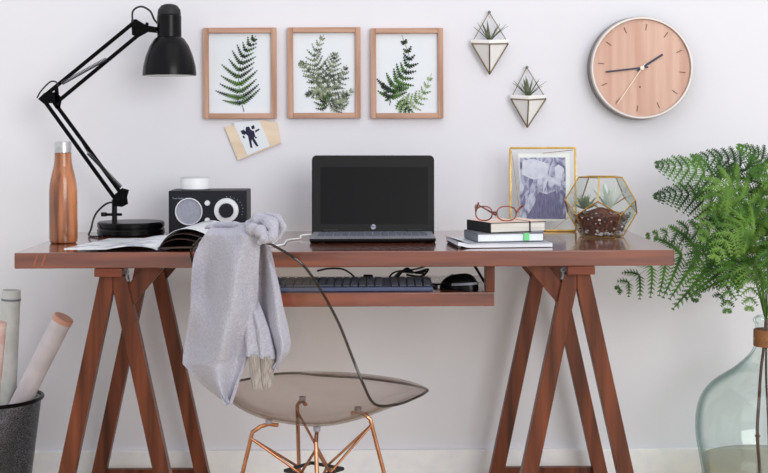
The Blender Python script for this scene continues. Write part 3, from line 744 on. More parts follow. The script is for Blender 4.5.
def picture(px0, px1, py0, py1, label, ferns):
    yb = WY-.001; yf = WY-.020
    A = P(px0,py0,yf); Bq = P(px1,py1,yf); x0,x1,z1,z0_ = A.x,Bq.x,A.z,Bq.z
    t = thing('framed_fern_print', ((x0+x1)/2, WY, z0_), label, 'framed print', 'three framed fern prints in a row on the wall')
    fw = .0155; ym = (yb+yf)/2; dp = yb-yf
    for (xa,xb) in ((x0,x0+fw),(x1-fw,x1)): B().box(((xa+xb)/2, ym, (z0_+z1)/2), (xb-xa, dp, z1-z0_), .001).build('frame_side', 'oakz', t)
    for (za,zc) in ((z0_,z0_+fw),(z1-fw,z1)): B().box(((x0+x1)/2, ym, (za+zc)/2), (x1-x0-2*fw-.0004, dp, zc-za), .001).build('frame_rail', 'oak', t)
    pp = B().box(((x0+x1)/2, ym+.004, (z0_+z1)/2), (x1-x0-2*fw-.0006, .004, z1-z0_-2*fw-.0006)).build('print', 'paper', t)
    xi0, xi1, zi0, zi1 = x0+fw, x1-fw, z0_+fw, z1-fw; yy = ym+.0012
    mapu = lambda p: (xi0+(xi1-xi0)*p[0], zi0+(zi1-zi0)*p[1])
    for f in ferns:
        b = B(); flat_frond(b, [mapu(p) for p in f['path']], f['W'], f['n'], yy-.0006*f.get('lay',0), leaf=f.get('leaf',.011), lw_=f.get('lw',.0034), amp=f.get('amp',50), base_skip=f.get('skip',.12))
        b.build('pressed_fern', f['m'], pp, fix=False)
    return t
random.seed(2)
picture(203,276.5,27.8,118.5, 'wooden framed print of one dark green fern frond, nearest the lamp', [
    dict(path=[(.56,.02),(.50,.22),(.48,.5),(.58,.76),(.76,.97)], W=.078, n=11, m='leafdark', leaf=.0120, lw=.0062, amp=50, skip=.14)])
picture(287.5,360.8,27.4,118, 'wooden framed print of a tangled grey-green fern clump, middle of three', [
    dict(path=[(.46,.30),(.42,.5),(.34,.72),(.50,.98)], W=.052, n=10, m='leafgrey', leaf=.010, lw=.0044),
    dict(path=[(.50,.10),(.40,.32),(.22,.55),(.10,.64)], W=.036, n=9, m='leafgrey', lay=1, leaf=.0095, lw=.0046),
    dict(path=[(.50,.08),(.56,.4),(.64,.60),(.68,.76)], W=.05, n=9, m='leafgrey', lay=2, leaf=.010, lw=.0044),
    dict(path=[(.52,.05),(.60,.3),(.78,.42),(.86,.60)], W=.04, n=8, m='leafgrey', lay=3, leaf=.010, lw=.0044),
    dict(path=[(.45,.28),(.36,.24),(.26,.24),(.20,.22)], W=.018, n=6, m='leafgrey', lay=1, leaf=.007),
    dict(path=[(.48,.02),(.46,.10),(.50,.18),(.60,.24)], W=.026, n=5, m='leafdark', lay=4, leaf=.008),
    dict(path=[(.60,.02),(.70,.10),(.82,.20),(.98,.30)], W=.032, n=7, m='leafgrey', lay=4, leaf=.009, lw=.004),
    dict(path=[(.78,.02),(.76,.12),(.80,.2),(.84,.26)], W=.028, n=5, m='leafgrey', lay=5, leaf=.008)])
picture(370.5,443.5,28.2,118.2, 'wooden framed print of two crossing fern fronds, nearest the hanging planters', [
    dict(path=[(.22,.10),(.26,.30),(.42,.46),(.54,.68),(.42,.98)], W=.056, n=10, m='leafdark', leaf=.0130, lw=.0070, amp=50),
    dict(path=[(.24,.14),(.14,.24),(.12,.34),(.11,.36)], W=.012, n=4, m='leafdark', leaf=.007, lay=1),
    dict(path=[(.30,.10),(.50,.10),(.74,.22),(.90,.50)], W=.042, n=9, m='leafpale', leaf=.0105, lw=.0048, lay=1),
    dict(path=[(.34,.16),(.42,.10),(.50,.05),(.56,.02)], W=.024, n=4, m='leafdark', leaf=.008, lay=2)])
# ---------------------------------------------------------------- clip board with card under the first frame
yb = WY-.001
t = thing('wooden_plaque', (X(252,WY,140), WY, P(252,160,WY).z), 'small tilted birch board with a white card, hung below the left frame', 'plaque')
B().prism([P(224.5,127,WY-.010), P(238,160.3,WY-.010), P(281,143,WY-.010), P(277,123,WY-.010), P(262,119.8,WY-.010)], (0,.009,0)).build('board', 'ply', t)
cd = B().prism([P(233,122.5,WY-.0112), P(247.5,155.5,WY-.0112), P(270,146,WY-.0112), P(259,120,WY-.0112)], (0,.001,0)).build('card', 'paper', t)
b = B()
for poly in ([(246,127),(249,126.5),(251,130),(254,131),(255,135),(254,138),(257,143),(258.5,146),(256.5,146.5),(253,141.5),(252,139),(251.5,142),(252.5,147.5),(250.5,148),(249,141),(248,136),(245,133)],
             [(251,126.5),(254,125),(254.8,128.5),(252,129.5)], [(255,130.5),(259,128.5),(259.6,129.8),(255.5,132.5)], [(240.5,131),(244,129.5),(246,133),(245,135),(242,134)],
             [(242.5,136),(244,135.5),(245,138),(243.5,138.5)], [(254,133),(255.5,136.5),(257,137),(256,139),(254.6,137)]):
    b.prism([P(x_,y_,WY-.0118) for x_, y_ in poly], (0,.0006,0))
b.build('dark_figures', 'ink', cd)
# ---------------------------------------------------------------- hanging planters
def planter(n, l, r_, bt, rimp, label, plab, seed):
    """pixel corners on the wall: nail, left, right, bottom"""
    yw = WY-.004; out = .072
    N, Lw, Rw, Bt = P(*n,yw), P(*l,yw), P(*r_,yw), P(*bt,yw)
    F = V(((Lw.x*.55+Rw.x*.45), yw-out, (Lw.z+Rw.z)/2-.004)); Lf = V((Lw.x, yw-.02, Lw.z)); Rf = V((Rw.x, yw-.02, Rw.z)); Bo = V((Bt.x, yw-.018, Bt.z))
    t = thing('wall_planter', (Bt.x, WY, Bt.z), label, 'planter', 'geometric planters hanging on the wall')
    b = B(); th = .003; cen = (Lf+Rf+F)/3
    ring = [Lf, F, Rf, V((Rf.x,yw-.002,Rf.z)), V((Lf.x,yw-.002,Lf.z))]; cc = sum(ring,V())/5
    rows = [ring, [V((p.x,p.y,p.z))*1 for p in ring]]
    # outer cone, rim, inner cone
    vs = ring + [Bo] + [cc+(p-cc)*.88 for p in ring] + [Bo+V((0,0,.02))]
    fs = [(i,(i+1)%5,5) for i in range(5)] + [(6+(i+1)%5,6+i,11) for i in range(5)] + [((i+1)%5,i,6+i,6+(i+1)%5) for i in range(5)]
    b._add(vs, fs)
    # raised rim collar
    z_ = V((0,0,.012)); vs = [cc+(p-cc)*1.02 for p in ring]+[cc+(p-cc)*1.02+z_ for p in ring]+[cc+(p-cc)*.9+z_ for p in ring]+[cc+(p-cc)*.9 for p in ring]
    b._add(vs, [(i+5*k,(i+1)%5+5*k,(i+1)%5+5*((k+1)%4),i+5*((k+1)%4)) for k in range(4) for i in range(5)])
    b.build('bowl', 'ceramic', t, smooth=15)
    w = B(); o = V((0,-.0022,0))
    for a, c in ((Lf,F),(F,Rf),(Lf,Bo),(F,Bo),(Rf,Bo)): w.tube([a+o, c+o], .0021, 6)
    w.tube([N+V((0,-.006,0)), Lf+o], .0014, 6).tube([N+V((0,-.006,0)), Rf+o], .0014, 6)
    w.build('wire_frame', 'goldwire', t)
    B().tube([N+V((0,.006,0)), N+V((0,-.012,0))], .002, 8).lathe([(0,0),(.0045,.001),(.0045,.003),(0,.0045)], N+V((0,-.010,0)), 14, RX90).build('nail', 'clockrim', t)
    b = B(); random.seed(seed); c0 = cc+V((0,0,.006))
    for k in range(9):
        a = PI+PI*(k+.5)/9 + random.uniform(-.15,.15); tilt = random.uniform(.75,1.25)
        d = V((math.cos(a)*math.cos(tilt)*1.3, math.sin(a)*math.cos(tilt)*.5, math.sin(tilt)))
        leaf3(b, c0, d, random.uniform(.05,.074), .005, .0016, -.12+.1*random.random())
    for dx_, L_ in ((-.85,.074),(.9,.082),(-.1,.078)): leaf3(b, c0, V((dx_,-.1,1)), L_, .0042, .0016, -.18)
    b.tube([c0-V((0,0,.02)), c0], .004, 6)
    tag(b.build('air_plant', 'airp', origin=c0-V((0,0,.01))), plab, 'plant', 'air plants in the wall planters')
planter((489,12.5),(471,44),(507.5,44),(489,74.5),0, 'white faceted hanging planter on brass wire, upper one nearest the prints', 'spiky grey-green air plant in the upper wall planter', 5)
planter((526.5,67.5),(510,99),(545,99),(526.5,127.5),0, 'white faceted hanging planter on brass wire, lower one nearest the clock', 'spiky grey-green air plant in the lower wall planter', 9)
# ---------------------------------------------------------------- clock
cyf = WY-.052; ck = P(641.8,67.8,cyf); sc = FPX/(D0+cyf); R0 = 51.2/sc
t = thing('wall_clock', (ck.x, WY, ck.z), 'round wall clock with wood-grain face, pale rim and dark hands', 'clock')
B().lathe([(R0,-.001),(R0+.001,-.006),(R0+.003,-.046),(R0-.002,-.0505),(0,-.0505)][::-1]+[], ck, 72, RX90).build('case', 'clockrim', t)
B().lathe([(R0+.0005,-.004),(R0+.0003,.001),(R0-.002,.0085),(R0-.0065,.0085),(R0-.0080,.0065),(R0-.0080,-.004)], ck, 72, RX90, close=True).build('rim', 'clocklip', t)
disc(B(), ck+V((0,.0008,0)), R0-.0082, .003, 72).build('face', 'clockwood', t)
for k in range(12):
    a = math.radians(30*k+6.5); u = V((math.sin(a),0,math.cos(a))); o = V((0,-.0004,0))
    B().bar(ck+u*(R0*.74)+o, ck+u*(R0*.86)+o, .0018, .0014).build('hour_mark', 'tick', t)
def hand(name, tip, tail, w, mt, y):
    T = P(*tip, cyf)-ck; d = T.normalized(); B().bar(ck-d*tail+V((0,y,0)), ck+T+V((0,y,0)), w, .0012, bev=.0002).build(name, mt, t)
hand('minute_hand', (605.5,72), .018, .005, 'hand', -.004); hand('hour_hand', (662.5,54.5), .016, .006, 'hand', -.0025); hand('second_hand', (617,104), .016, .0022, 'handpale', -.0055)
disc(B(), ck+V((0,-.0075,0)), .006, .008, 20).build('hub', 'handpale', t)
disc(B(), P(640,87,cyf)+V((0,0,0)), .0028, .001, 12).build('emblem', 'tick', t)
# ---------------------------------------------------------------- waste basket and paper tubes
wy = .50; wz = .30; wp = P(-12,398,wy); wr = .148; wx = wp.x; wz = wp.z
wb = thing('waste_basket', (wx, wy, 0), 'round black wire-mesh basket full of paper tubes at the left edge', 'basket')
B().lathe([(wr*.72,.006),(wr*.98,wz-.006)], (wx,wy,0), 64).bm.free()
b = B(); rows = [[V((wx+r_*math.cos(2*PI*k/64), wy+r_*math.sin(2*PI*k/64), z)) for k in range(64)] for r_, z in [(wr*(.72+.26*i/10), .006+(wz-.01)*i/10) for i in range(11)]]
b.grid(rows,0,True).build('mesh_wall', 'mesh', wb)
B().tube([V((wx+wr*math.cos(2*PI*k/64), wy+wr*math.sin(2*PI*k/64), wz)) for k in range(64)], .0055, 8, closed=True).build('rim', 'black', wb)
B().lathe([(0,0),(wr*.73,0),(wr*.74,.012),(0,.012)], (wx,wy,0), 48).build('base', 'black', wb)
def ptube(name, a, c, r_, mt, label, cat, hollow=True):
    a, c = V(a), V(c); d = (c-a).normalized(); t = thing(name, a, label, cat, 'paper tubes standing in the wire basket')
    q = d.to_track_quat('Z','Y').to_matrix().to_4x4(); Lx = (c-a).length
    B().lathe([(r_,0),(r_,Lx),(r_-.0025,Lx),(r_-.0025,Lx-.1),(r_-.0025,0)], a, 36, q, close=True).build('tube', mt, t)
    return t, q, Lx
t,q,Lx = ptube('mailing_tube', V((wx-.055,wy+.02,.02)), P(63.5,318,wy-.03), .0275, 'tubepaper', 'white cardboard tube with a peach end cap leaning right in the basket', 'tube')
B().lathe([(.0262,Lx-.012),(.0288,Lx-.012),(.0288,Lx+.002),(.0255,Lx+.004),(0,Lx+.003)], V((wx-.055,wy+.02,.02)), 36, q).build('end_cap', 'tubecap', t)['label'] = 'peach end cap'
t,q,Lx = ptube('mailing_tube', V((wx+.022,wy+.065,.02)), P(11.5,290,wy+.07), .026, 'tubeclear', 'upright greenish-white tube, tallest in the basket', 'tube')
B().lathe([(.0265,Lx-.03),(.0275,Lx-.03),(.0275,Lx-.024),(.0265,Lx-.024)], V((wx+.022,wy+.065,.02)), 36, q, close=True).build('band', 'grey', t)
t,q,Lx = ptube('mailing_tube', V((wx+.0,wy-.075,.02)), P(-1,322,wy-.105), .021, 'tubepink', 'short pink printed paper roll at the far left of the basket', 'tube')
# ---------------------------------------------------------------- transparent chair
CHX, CHY, CHR = -.1206, -.1215, math.radians(-37.86)
ch = thing('transparent_chair', (CHX, CHY, 0), 'see-through smoke acrylic shell chair on a copper wire base in front of the desk', 'chair', rz=CHR)
keys = [  # v, forward, z, half width, side lift, side forward
 (0.0000,0.2521,0.4314,0.1296,-0.0012,-0.0152),
 (0.0500,0.2306,0.4431,0.1674,-0.0078,-0.0322),
 (0.1400,0.1788,0.4472,0.2011,-0.0032,-0.0291),
 (0.2800,0.0849,0.4207,0.2297,0.0262,-0.0081),
 (0.4200,-0.0305,0.3925,0.2429,0.0534,0.0013),
 (0.5300,-0.1279,0.3910,0.2439,0.0701,0.0209),
 (0.6100,-0.1880,0.4436,0.2355,0.0643,0.0527),
 (0.6900,-0.2203,0.5324,0.2155,0.0287,0.0753),
 (0.8000,-0.2523,0.6518,0.1980,0.0033,0.0701),
 (0.9100,-0.2856,0.7637,0.1732,-0.0096,0.0455),
 (0.9700,-0.2961,0.8075,0.1502,-0.0185,0.0280),
 (1.0000,-0.3000,0.8220,0.1052,-0.0075,0.0128)]
def shell(u, v):
    ks = keys; i = 0
    while i < len(ks)-2 and v > ks[i+1][0]: i += 1
    def cr_(c):
        p0 = ks[max(0,i-1)]; p1 = ks[i]; p2 = ks[i+1]; p3 = ks[min(len(ks)-1,i+2)]
        t = (v-p1[0])/(p2[0]-p1[0]); m1 = (p2[c]-p0[c])/max(1e-6,p2[0]-p0[0])*(p2[0]-p1[0]); m2 = (p3[c]-p1[c])/max(1e-6,p3[0]-p1[0])*(p2[0]-p1[0])
        return (2*t**3-3*t*t+1)*p1[c]+(t**3-2*t*t+t)*m1+(-2*t**3+3*t*t)*p2[c]+(t**3-t*t)*m2
    f, z, w, lz_, lf = [cr_(c) for c in range(1,6)]
    e = abs(u)**2.6
    return V((u*w, f+lf*e, z+lz_*e))
NU, NV = 32, 64
rows = [[shell(-1+2*j/NU, i/NV) for j in range(NU+1)] for i in range(NV+1)]
CT = .0045
B().grid(rows, CT).build('seat_shell', 'shell', ch, local=True)
edge = [shell(-1, i/NV) for i in range(NV+1)] + [shell(-1+2*j/NU, 1) for j in range(1,NU)] + [shell(1, 1-i/NV) for i in range(NV+1)] + [shell(1-2*j/NU, 0) for j in range(1,NU)]
B().tube(edge, .0030, 8, closed=True).build('shell_rim', 'shelledge', ch, local=True)['label'] = 'polished edge with refraction darkness put into its tint'
WCH = WM[ch]
def wire(b, pts, r_=.0050): b.tube(pts, r_, 10)
mounts = [(-.100,.055), (.078,.045), (.075,-.10), (-.070,-.10)]
feet = [(-.185,.145), (.165,.132), (.160,-.190), (-.158,-.188)]
zs = [shell(m_[0]/.23, .33 if m_[1] > 0 else .505).z-.008 for m_ in mounts]
wires = B()
for (mx_, my_), (fx, fy_), z_ in zip(mounts, feet, zs):
    bend = V((mx_*1.32, my_*1.32, z_-.022))
    pts = [V((mx_*.82,my_*.82,z_-.010)), V((mx_,my_,z_-.006)), V((mx_*1.16,my_*1.16,z_-.010)), bend] + [bend.lerp(V((fx,fy_,.008)), q_) for q_ in (.05,.5,1)]
    b = B(); wire(b, pts, .0048); b.build('leg', 'copper', ch, local=True)
    B().lathe([(0,0),(.011,0),(.011,.003),(0,.003)], (mx_,my_,0), 8).bm.free()
    B().lathe([(.0075,z_-.004),(.0085,z_+.010-.004),(0,z_+.011-.004)], (mx_,my_,0), 20).build('mount', 'grille', ch, local=True)
    B().lathe([(.009,0),(.009,.010),(.006,.014)], (fx,fy_,0), 16).build('foot_glide', 'blackmat', ch, local=True)
cz = .265; hs = .048
sq = [V((a_1*hs, -.022+b_1*hs, cz)) for a_1, b_1 in ((-1,1),(1,1),(1,-1),(-1,-1))]
b = B()
for k in range(4): wire(b, [sq[k], sq[(k+1)%4]], .0042)
b.build('centre_frame', 'spring', ch, local=True)
for k in range(4):
    mx_, my_ = mounts[k]; fx, fy_ = feet[k]; bend = V((mx_*1.36, my_*1.36, zs[k]-.035)); foot = V((fx,fy_,.008))
    for kk in ((k+1)%4, (k+3)%4):
        low = sq[kk]+(sq[kk]-sq[k])*.0
        tgt = V(((sq[k].x+sq[kk].x)/2, (sq[k].y+sq[kk].y)/2, cz))
        end = V((feet[kk][0],feet[kk][1],.008)).lerp(V((mounts[kk][0]*1.32,mounts[kk][1]*1.32,zs[kk]-.02)), .12)
        b = B(); wire(b, [bend, tgt, end], .0032); b.build('cross_wire', 'copper', ch, local=True)
# ---------------------------------------------------------------- sweater draped over the chair back
sw = thing('grey_sweater', P(225,240,-.40), 'light grey knitted sweater draped over the left side of the chair back', 'sweater')
SY = 0
def ysw(px): return -.400-.777*((px-370)*3.03/1406+.286)
def cloth(rows_px, y0, ncol, fold, seed, thick=.006, sub=4, depth_fn=None):
    """rows_px: (py, left px, right px) measured edges; folds ripple the depth"""
    rows = []; random.seed(seed)
    n = len(rows_px)
    for i in range((n-1)*sub+1):
        k = min(i//sub, n-2); f = (i-k*sub)/sub; a, c = rows_px[k], rows_px[k+1]
        g = f
        py = a[0]+(c[0]-a[0])*g; l = a[1]+(c[1]-a[1])*g; r_ = a[2]+(c[2]-a[2])*g
        row = []
        for j in range(ncol+1):
            u = j/ncol; x = l+(r_-l)*u
            y = y0 + ysw(x) + (depth_fn(u, py) if depth_fn else 0)
            y += fold*math.sin(u*7.5+py*.012+seed)*(.4+.6*rsmooth(225,330,py)) + fold*.7*noise.noise(V((x*.05, py*.018, seed)))*1.6 - .016*math.sin(PI*u)
            row.append(P(x, py + 1.2*noise.noise(V((x*.06,seed,py*.02))), y))
        rows.append(row)
    return rows
def topcurl(u, py):      # rolls back over the chair top
    return .10*(1-rsmooth(221,238,py))**1.6
A = [(223,214,252),(225.5,212,256),(230,209,259),(236,204,260),(243,199,260),(250,197,260),(262,195,259),(285,193,258),(310,190,256),(335,186,252),(355,183,246),(364,182.5,243),(372,190,240),(382,200,236),(392,211,233),(399,220,230.5),(404,227.5,228.5)]
B().grid(cloth(A, SY, 36, .030, 3, depth_fn=topcurl), -.007).build('front_panel', 'knit', sw)
Bk = [(238,252,266),(246,252,270),(262,253,274),(285,253,279),(305,252,283),(325,252,288),(342,262,291),(352,268,289.5),(362,271,283),(370,272.5,276)]
B().grid(cloth(Bk, SY+.07, 16, .018, 8), -.007).build('back_panel', 'knit', sw)
# the sleeves hanging between the panels, with ribbed cuffs
def sleeve(ctrl, rad, nm, mt, yb):
    pts = curve_pts([P(x_,y_,yb+ysw(x_)) for x_, y_ in ctrl], 24); n_ = len(pts); vsr = []
    rr = [rad[0]+(rad[1]-rad[0])*i/(n_-1) for i in range(n_)]
    b = B(); rows = []
    for i, p in enumerate(pts):
        rows.append([p+V((math.cos(a)*rr[i]*(1+.12*noise.noise(V((a*2,i*.2,rad[0]*99)))), math.sin(a)*rr[i]*.6*(1+.25*math.sin(3*a+i*.15)), 0)) for a in [2*PI*k/24 for k in range(24)]])
    b.grid(rows,0,True)
    return b.build(nm, mt, sw)
s1 = sleeve([(246,292),(251,325),(255,356)], (.012,.019), 'sleeve', 'knit', SY+.034)
sleeve([(255.5,354),(257,372),(258.5,389)], (.0175,.013), 'cuff', 'rib', SY+.034)
s2 = sleeve([(250,292),(262,328),(268,358)], (.012,.017), 'sleeve', 'knit', SY+.045)
sleeve([(268,356),(267.5,374),(267,387)], (.0155,.011), 'cuff', 'rib', SY+.045)
# the bunched collar on top of the chair back
random.seed(12)
b = B()
def roll(ctrl, r0, r1, seed):
    pts = curve_pts(ctrl, 26); n_ = len(pts)
    rr = [(r0+(r1-r0)*i/(n_-1))*(1+.18*math.sin(i*.9+seed)) * (math.sin(PI*min(1,max(0,(i+1.2)/(n_+1.4))))**.35) for i in range(n_)]
    b.tube(pts, rr, 14)
roll([P(247,227,ysw(247)+.02), P(254,222,ysw(254)+.02), P(263,220,ysw(263)+.02), P(272,226,ysw(272)+.01), P(272,236,ysw(272)), P(263,242,ysw(263)-.01)], .016, .013, 1)
roll([P(244,233,ysw(244)), P(252,229,ysw(252)-.012), P(260,231,ysw(260)-.018), P(264,238,ysw(264)-.018), P(259,243,ysw(259)-.02)], .014, .011, 2)
roll([P(256,219,ysw(256)+0.060), P(268,216,ysw(268)+0.060), P(278,219,ysw(278)+0.060), P(283,228,ysw(283)+0.060), P(278,239,ysw(278)+0.050)], .010, .007, 3)
roll([P(250,222,ysw(250)+0.070), P(262,217,ysw(262)+0.080), P(272,219,ysw(272)+0.090), P(277,229,ysw(277)+0.090), P(272,240,ysw(272)+0.070)], .012, .009, 4)
roll([P(205,228,ysw(205)+0.050), P(218,225,ysw(218)+0.060), P(235,225,ysw(235)+0.060), P(250,226,ysw(250)+0.050)], .006, .008, 5)
b.build('bunched_hood', 'knit', sw)
# ---------------------------------------------------------------- glass demijohn with fern
vy = .40; vs_ = FPX/(D0+vy); vx = X(766.5, vy, 400); vz = lambda py: P(766.5, py, vy).z
va = thing('glass_demijohn', (vx,vy,0), 'large pale green glass demijohn vase with a leather neck band at the right edge', 'vase')
pts_ = [(316,9.5),(318.5,12.5),(321.5,12.5),(324,10.5),(330,10.5),(344,11.5),(352,15),(360,22),(368,31),(375,41),(382,51),(390,59),(400,65),(415,69),(435,69.5),(455,66.5),(470,64),(490,62),(503,58),(509,48)]
prof = [(w/vs_, vz(py)) for py, w in pts_]
zbot = min(prof[-1][1], .03); prof += [(prof[-1][0]*.9, .006), (prof[-1][0]*.7, .0005)]
prof = sorted(prof, key=lambda q: q[1]); prof[0] = (prof[0][0], .0005)
# smooth
def dens(pr, k=3):
    c = curve_pts([V((a,0,z)) for a, z in pr], (len(pr)-1)*k); return [(p.x,p.z) for p in c]
po = dens(prof); pi_ = [(max(.003,a-.0055), z+(.022 if i == 0 else 0)) for i,(a,z) in enumerate(po) if True]
pi_ = [(a, max(z,.022)) for a, z in pi_]
B().lathe(po, (vx,vy,0), 72).bm.free()
b = B(); b.grid([[V((vx+a*math.cos(2*PI*k/72), vy+a*math.sin(2*PI*k/72), z)) for k in range(72)] for a, z in ([(0.0001,.0005)]+po+[(po[-1][0]-.003, po[-1][1]+.001)]+pi_[::-1]+[(.0001,.022)])],0,True)
b.build('bottle', 'vase', va)
wl = vz(459)
inner = [q for q in pi_ if q[1] < wl]; inner = [(max(.001,a-.0015), z+.001) for a, z in inner]
b = B(); wr_ = (inner[-1][0])
b.grid([[V((vx+a*math.cos(2*PI*k/64), vy+a*math.sin(2*PI*k/64), z)) for k in range(64)] for a, z in ([(.0001, inner[0][1])]+inner+[(wr_,wl),(wr_*.6,wl-.001),(.0001,wl-.001)])],0,True)
tag(b.build('water', 'water', origin=(vx,vy,.03)), 'still water in the bottom of the glass demijohn', 'water')
B().lathe([(12.2/vs_,vz(346)),(12.6/vs_,vz(345)),(12.4/vs_,vz(330)),(11.9/vs_,vz(329))][::1]+[(11.2/vs_,vz(329)),(11.6/vs_,vz(346))], (vx,vy,0), 48, close=True).build('neck_band', 'leather', va)['label'] = 'brown leather neck band'
B().tube([V((vx-12.9/vs_*math.cos(.1),vy-12.9/vs_*math.sin(.1),vz(338)-.001)), V((vx-.01,vy-13.1/vs_,vz(338)))], .0016, 6).build('buckle', 'gold', va)
# fern
fe = thing('fern_bouquet', (vx,vy,.05), 'lush green fern with arching lacy fronds standing in the demijohn', 'fern')
def F(px, py, y): return P(px, py, y)
def toothed(b, c, d, nrm, l, w, bend):
    """one lacy leaflet: toothed outline, slightly folded"""
    s = d.cross(nrm).normalized(); n_ = 5; L_ = [c]; R_ = [c]; mid = []
    vs = [c]; fs = []
    for i in range(1, n_+1):
        t_ = i/n_; ww = w*(1-t_)**.7*(1.0 if i % 2 else 1.0)
        m0 = c+d*l*(t_-.5/n_)+nrm*(-bend*l*t_*t_)
        o = w*(1.04-t_)**.5
        vs += [m0-s*o*.62, m0+s*o*.62]                       # notch
        tip = c+d*l*(t_+.18/n_)+nrm*(-bend*l*t_*t_)
        vs += [tip-s*o*.95, tip+s*o*.95, c+d*l*t_+nrm*(-bend*l*t_*t_)]  # tooth, midrib
    prev = 0
    for i in range(n_):
        a = 1+i*5; nl, nr, tl, tr_, md = a, a+1, a+2, a+3, a+4
        fs += [(prev, nr, md), (prev, md, nl), (nr, tr_, md), (nl, md, tl)]
        prev = md
    vs.append(c+d*l*1.12+nrm*(-bend*l)); fs.append((prev, prev-1, len(vs)-1)); fs.append((prev, len(vs)-1, prev-2))
    b._add(vs, fs)
def frond(ctrl, W, npin, mt, up=V((0,-.88,.5)), droop=.25, start=.30, leafw=.0042, r0=.0014):
    pts = curve_pts([F(*c) for c in ctrl], 48); b = B()
    b.tube(pts, [r0*(1-.75*i/48) for i in range(49)], 6)
    up = up.normalized()
    Lp = sum((pts[q+1]-pts[q]).length for q in range(48)); u = start
    while u < .995:
        i = u*48; i0 = min(int(i),47); p = pts[i0].lerp(pts[i0+1], i-i0); t = (pts[i0+1]-pts[i0]).normalized()
        s = t.cross(up).normalized(); nn = s.cross(t).normalized(); q = (u-start)/(1-start)
        Ln0 = W*(.6+.4*rsmooth(0,.25,q))*(1-q)**.8+.005; u += (.015+.27*Ln0)/Lp
        for sd in (-1,1):
            Ln = Ln0*random.uniform(.88,1.1)
            d0 = (s*sd*.86+t*.42+nn*random.uniform(-.12,.12)).normalized(); st = []
            sp0 = .0052+.034*Ln; m_ = max(4, int(Ln/sp0))
            for j in range(m_+1):
                v = j/m_; st.append(p+d0*Ln*v+t*Ln*.20*v*v+V((0,0,-droop*Ln*v*v)))
            wb_ = [(.0070+.16*Ln)*(1-j/m_)**.5*.17+.0003 for j in range(m_+1)]
            sv = [((st[min(j+1,m_)]-st[max(j-1,0)]).cross(nn)).normalized() for j in range(m_+1)]
            b._add([st[j]+sv[j]*wb_[j] for j in range(m_+1)]+[st[j]-sv[j]*wb_[j] for j in range(m_+1)], [(j,j+1,m_+2+j,m_+1+j) for j in range(m_)])
            b.tube(st, [max(.0004,.0011*(1-v/m_)) for v in range(m_+1)], 4)
            for j in range(m_):
                v = (j+.6)/m_; c = st[j].lerp(st[j+1],.6); tt_ = (st[j+1]-st[j]).normalized(); ss = tt_.cross(nn).normalized(); n2 = ss.cross(tt_).normalized()
                l = (.0070+.16*Ln)*(1-v)**.5*random.uniform(.9,1.1)+.002
                for s2 in (-1,1):
                    dd = (ss*s2*.8+tt_*.6+n2*random.uniform(-.15,.15)).normalized()
                    if l > .008: toothed(b, c, dd, n2, l, sp0*.60, .15)
                    else:
                        sp_ = dd.cross(n2).normalized()*min(l*.35, sp0*.5)
                        b._add([c, c+dd*l*.45+sp_, c+dd*l, c+dd*l*.45-sp_], [(0,1,2,3)])
    return b.build('frond', mt, fe, fix=False)
random.seed(21)
N0 = (766,322,.40)
fr_ = [
 ([N0,(757,250,.38),(728,186,.35),(694,170,.33),(656,164,.32)], 0.119, 17, 'frond'),
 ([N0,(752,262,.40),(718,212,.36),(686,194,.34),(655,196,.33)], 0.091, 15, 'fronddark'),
 ([N0,(757,270,.42),(732,238,.46),(695,230,.50),(645,236,.54)], 0.105, 17, 'frond'),
 ([N0,(752,275,.38),(715,256,.40),(668,258,.42),(617,290,.42)], 0.190, 17, 'frond'),
 ([N0,(757,250,.32),(741,196,.27),(722,190,.24),(701,240,.22)], 0.119, 17, 'frondbright'),
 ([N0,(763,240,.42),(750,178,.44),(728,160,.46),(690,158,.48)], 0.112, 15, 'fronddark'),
 ([N0,(768,230,.40),(768,182,.38),(760,158,.36),(738,146,.35)], 0.084, 12, 'frond'),
 ([N0,(756,275,.34),(741,262,.28),(730,274,.26),(727,314,.26)], 0.077, 13, 'frond'),
 ([N0,(760,280,.33),(757,262,.26),(752,274,.24),(749,312,.23)], 0.084, 13, 'frondbright'),
 ([N0,(750,270,.37),(720,250,.34),(700,262,.33),(695,300,.33)], 0.084, 13, 'frond'),
 ([N0,(768,262,.36),(762,214,.30),(742,206,.27),(716,226,.25)], 0.119, 15, 'frond'),
 ([N0,(764,272,.33),(756,232,.26),(736,228,.22),(712,262,.20)], 0.112, 15, 'frondbright'),
 ([N0,(776,250,.36),(782,200,.33),(776,176,.30),(752,172,.28)], 0.112, 14, 'frondbright'),
 ([N0,(780,262,.40),(806,222,.38),(836,218,.36),(870,250,.35)], 0.133, 15, 'frond'),
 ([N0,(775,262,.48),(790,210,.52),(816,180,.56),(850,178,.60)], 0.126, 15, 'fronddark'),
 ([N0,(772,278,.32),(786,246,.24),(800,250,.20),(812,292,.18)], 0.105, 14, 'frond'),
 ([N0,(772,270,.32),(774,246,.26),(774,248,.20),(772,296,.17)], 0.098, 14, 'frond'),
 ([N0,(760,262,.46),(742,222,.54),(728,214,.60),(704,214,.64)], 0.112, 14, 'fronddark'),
 ([N0,(762,285,.44),(748,268,.50),(735,272,.54),(716,302,.57)], 0.098, 13, 'fronddark'),
]
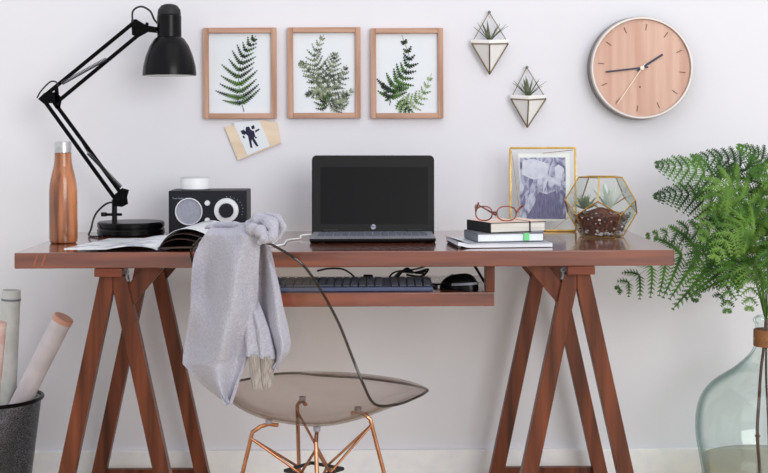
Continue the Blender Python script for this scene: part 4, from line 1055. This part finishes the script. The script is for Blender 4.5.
for ctrl, W, npn, mt in fr_: frond(ctrl, W, npn, mt)
B().tube(curve_pts([V((vx-.012,vy-.01,.03)), P(757.5,440,vy-.02), P(759,400,vy-.01), P(761,370,vy), P(764,345,vy), P(766,318,vy)], 24), [.0045]*12+[.004]*13, 10).ball(P(757.5,436,vy-.02), .0075, 2, (1,1,.7)).build('stem', 'stem', fe)
B().tube(curve_pts([V((vx+.015,vy+.02,.03)), P(768,420,vy+.01), P(766,370,vy+.005), P(767,318,vy+.003)], 20), .003, 8).build('stem', 'stem', fe)
# ---------------------------------------------------------------- light and camera
w = bpy.data.worlds.new('World'); bpy.context.scene.world = w; w.use_nodes = True
bg = w.node_tree.nodes['Background']; bg.inputs[0].default_value = (.95,.97,1.0,1); bg.inputs[1].default_value = .85
def area(name, loc, target, size, power, col):
    l = bpy.data.lights.new(name, 'AREA'); l.shape = 'RECTANGLE'; l.size, l.size_y = size; l.energy = power; l.color = col
    o = bpy.data.objects.new(name, l); C.objects.link(o); o.location = loc
    o.rotation_euler = (V(target)-V(loc)).to_track_quat('-Z','Y').to_euler(); return o
area('window_daylight', (3.0,-6.6,2.3), (.1,.5,.7), (3.4,3.0), 208, (1,.985,.96))
area('ceiling_light', (.4,-1.0,2.9), (.1,.3,.6), (2.4,1.6), 8, (1,.98,.96))
cam = bpy.data.cameras.new('camera'); co = bpy.data.objects.new('camera', cam); C.objects.link(co)
cam.sensor_fit = 'HORIZONTAL'; cam.sensor_width = 36; cam.lens = FPX/768*36
cam.shift_x = (384-VX)/768; cam.shift_y = -(236.5-VY)/768
co.matrix_world = Matrix.Translation((0,-D0,CZ)) @ Matrix.Rotation(PI/2,4,'X') @ Matrix.Rotation(-ROLL,4,'Z')
cam.clip_start = .05
bpy.context.scene.camera = co
sc = bpy.context.scene
sc.view_settings.view_transform = 'Standard'; sc.view_settings.look = 'None'; sc.view_settings.gamma = 1; sc.view_settings.use_curve_mapping = False
sc.view_settings.exposure = 0
sc.cycles.max_bounces = 10; sc.cycles.transparent_max_bounces = 24
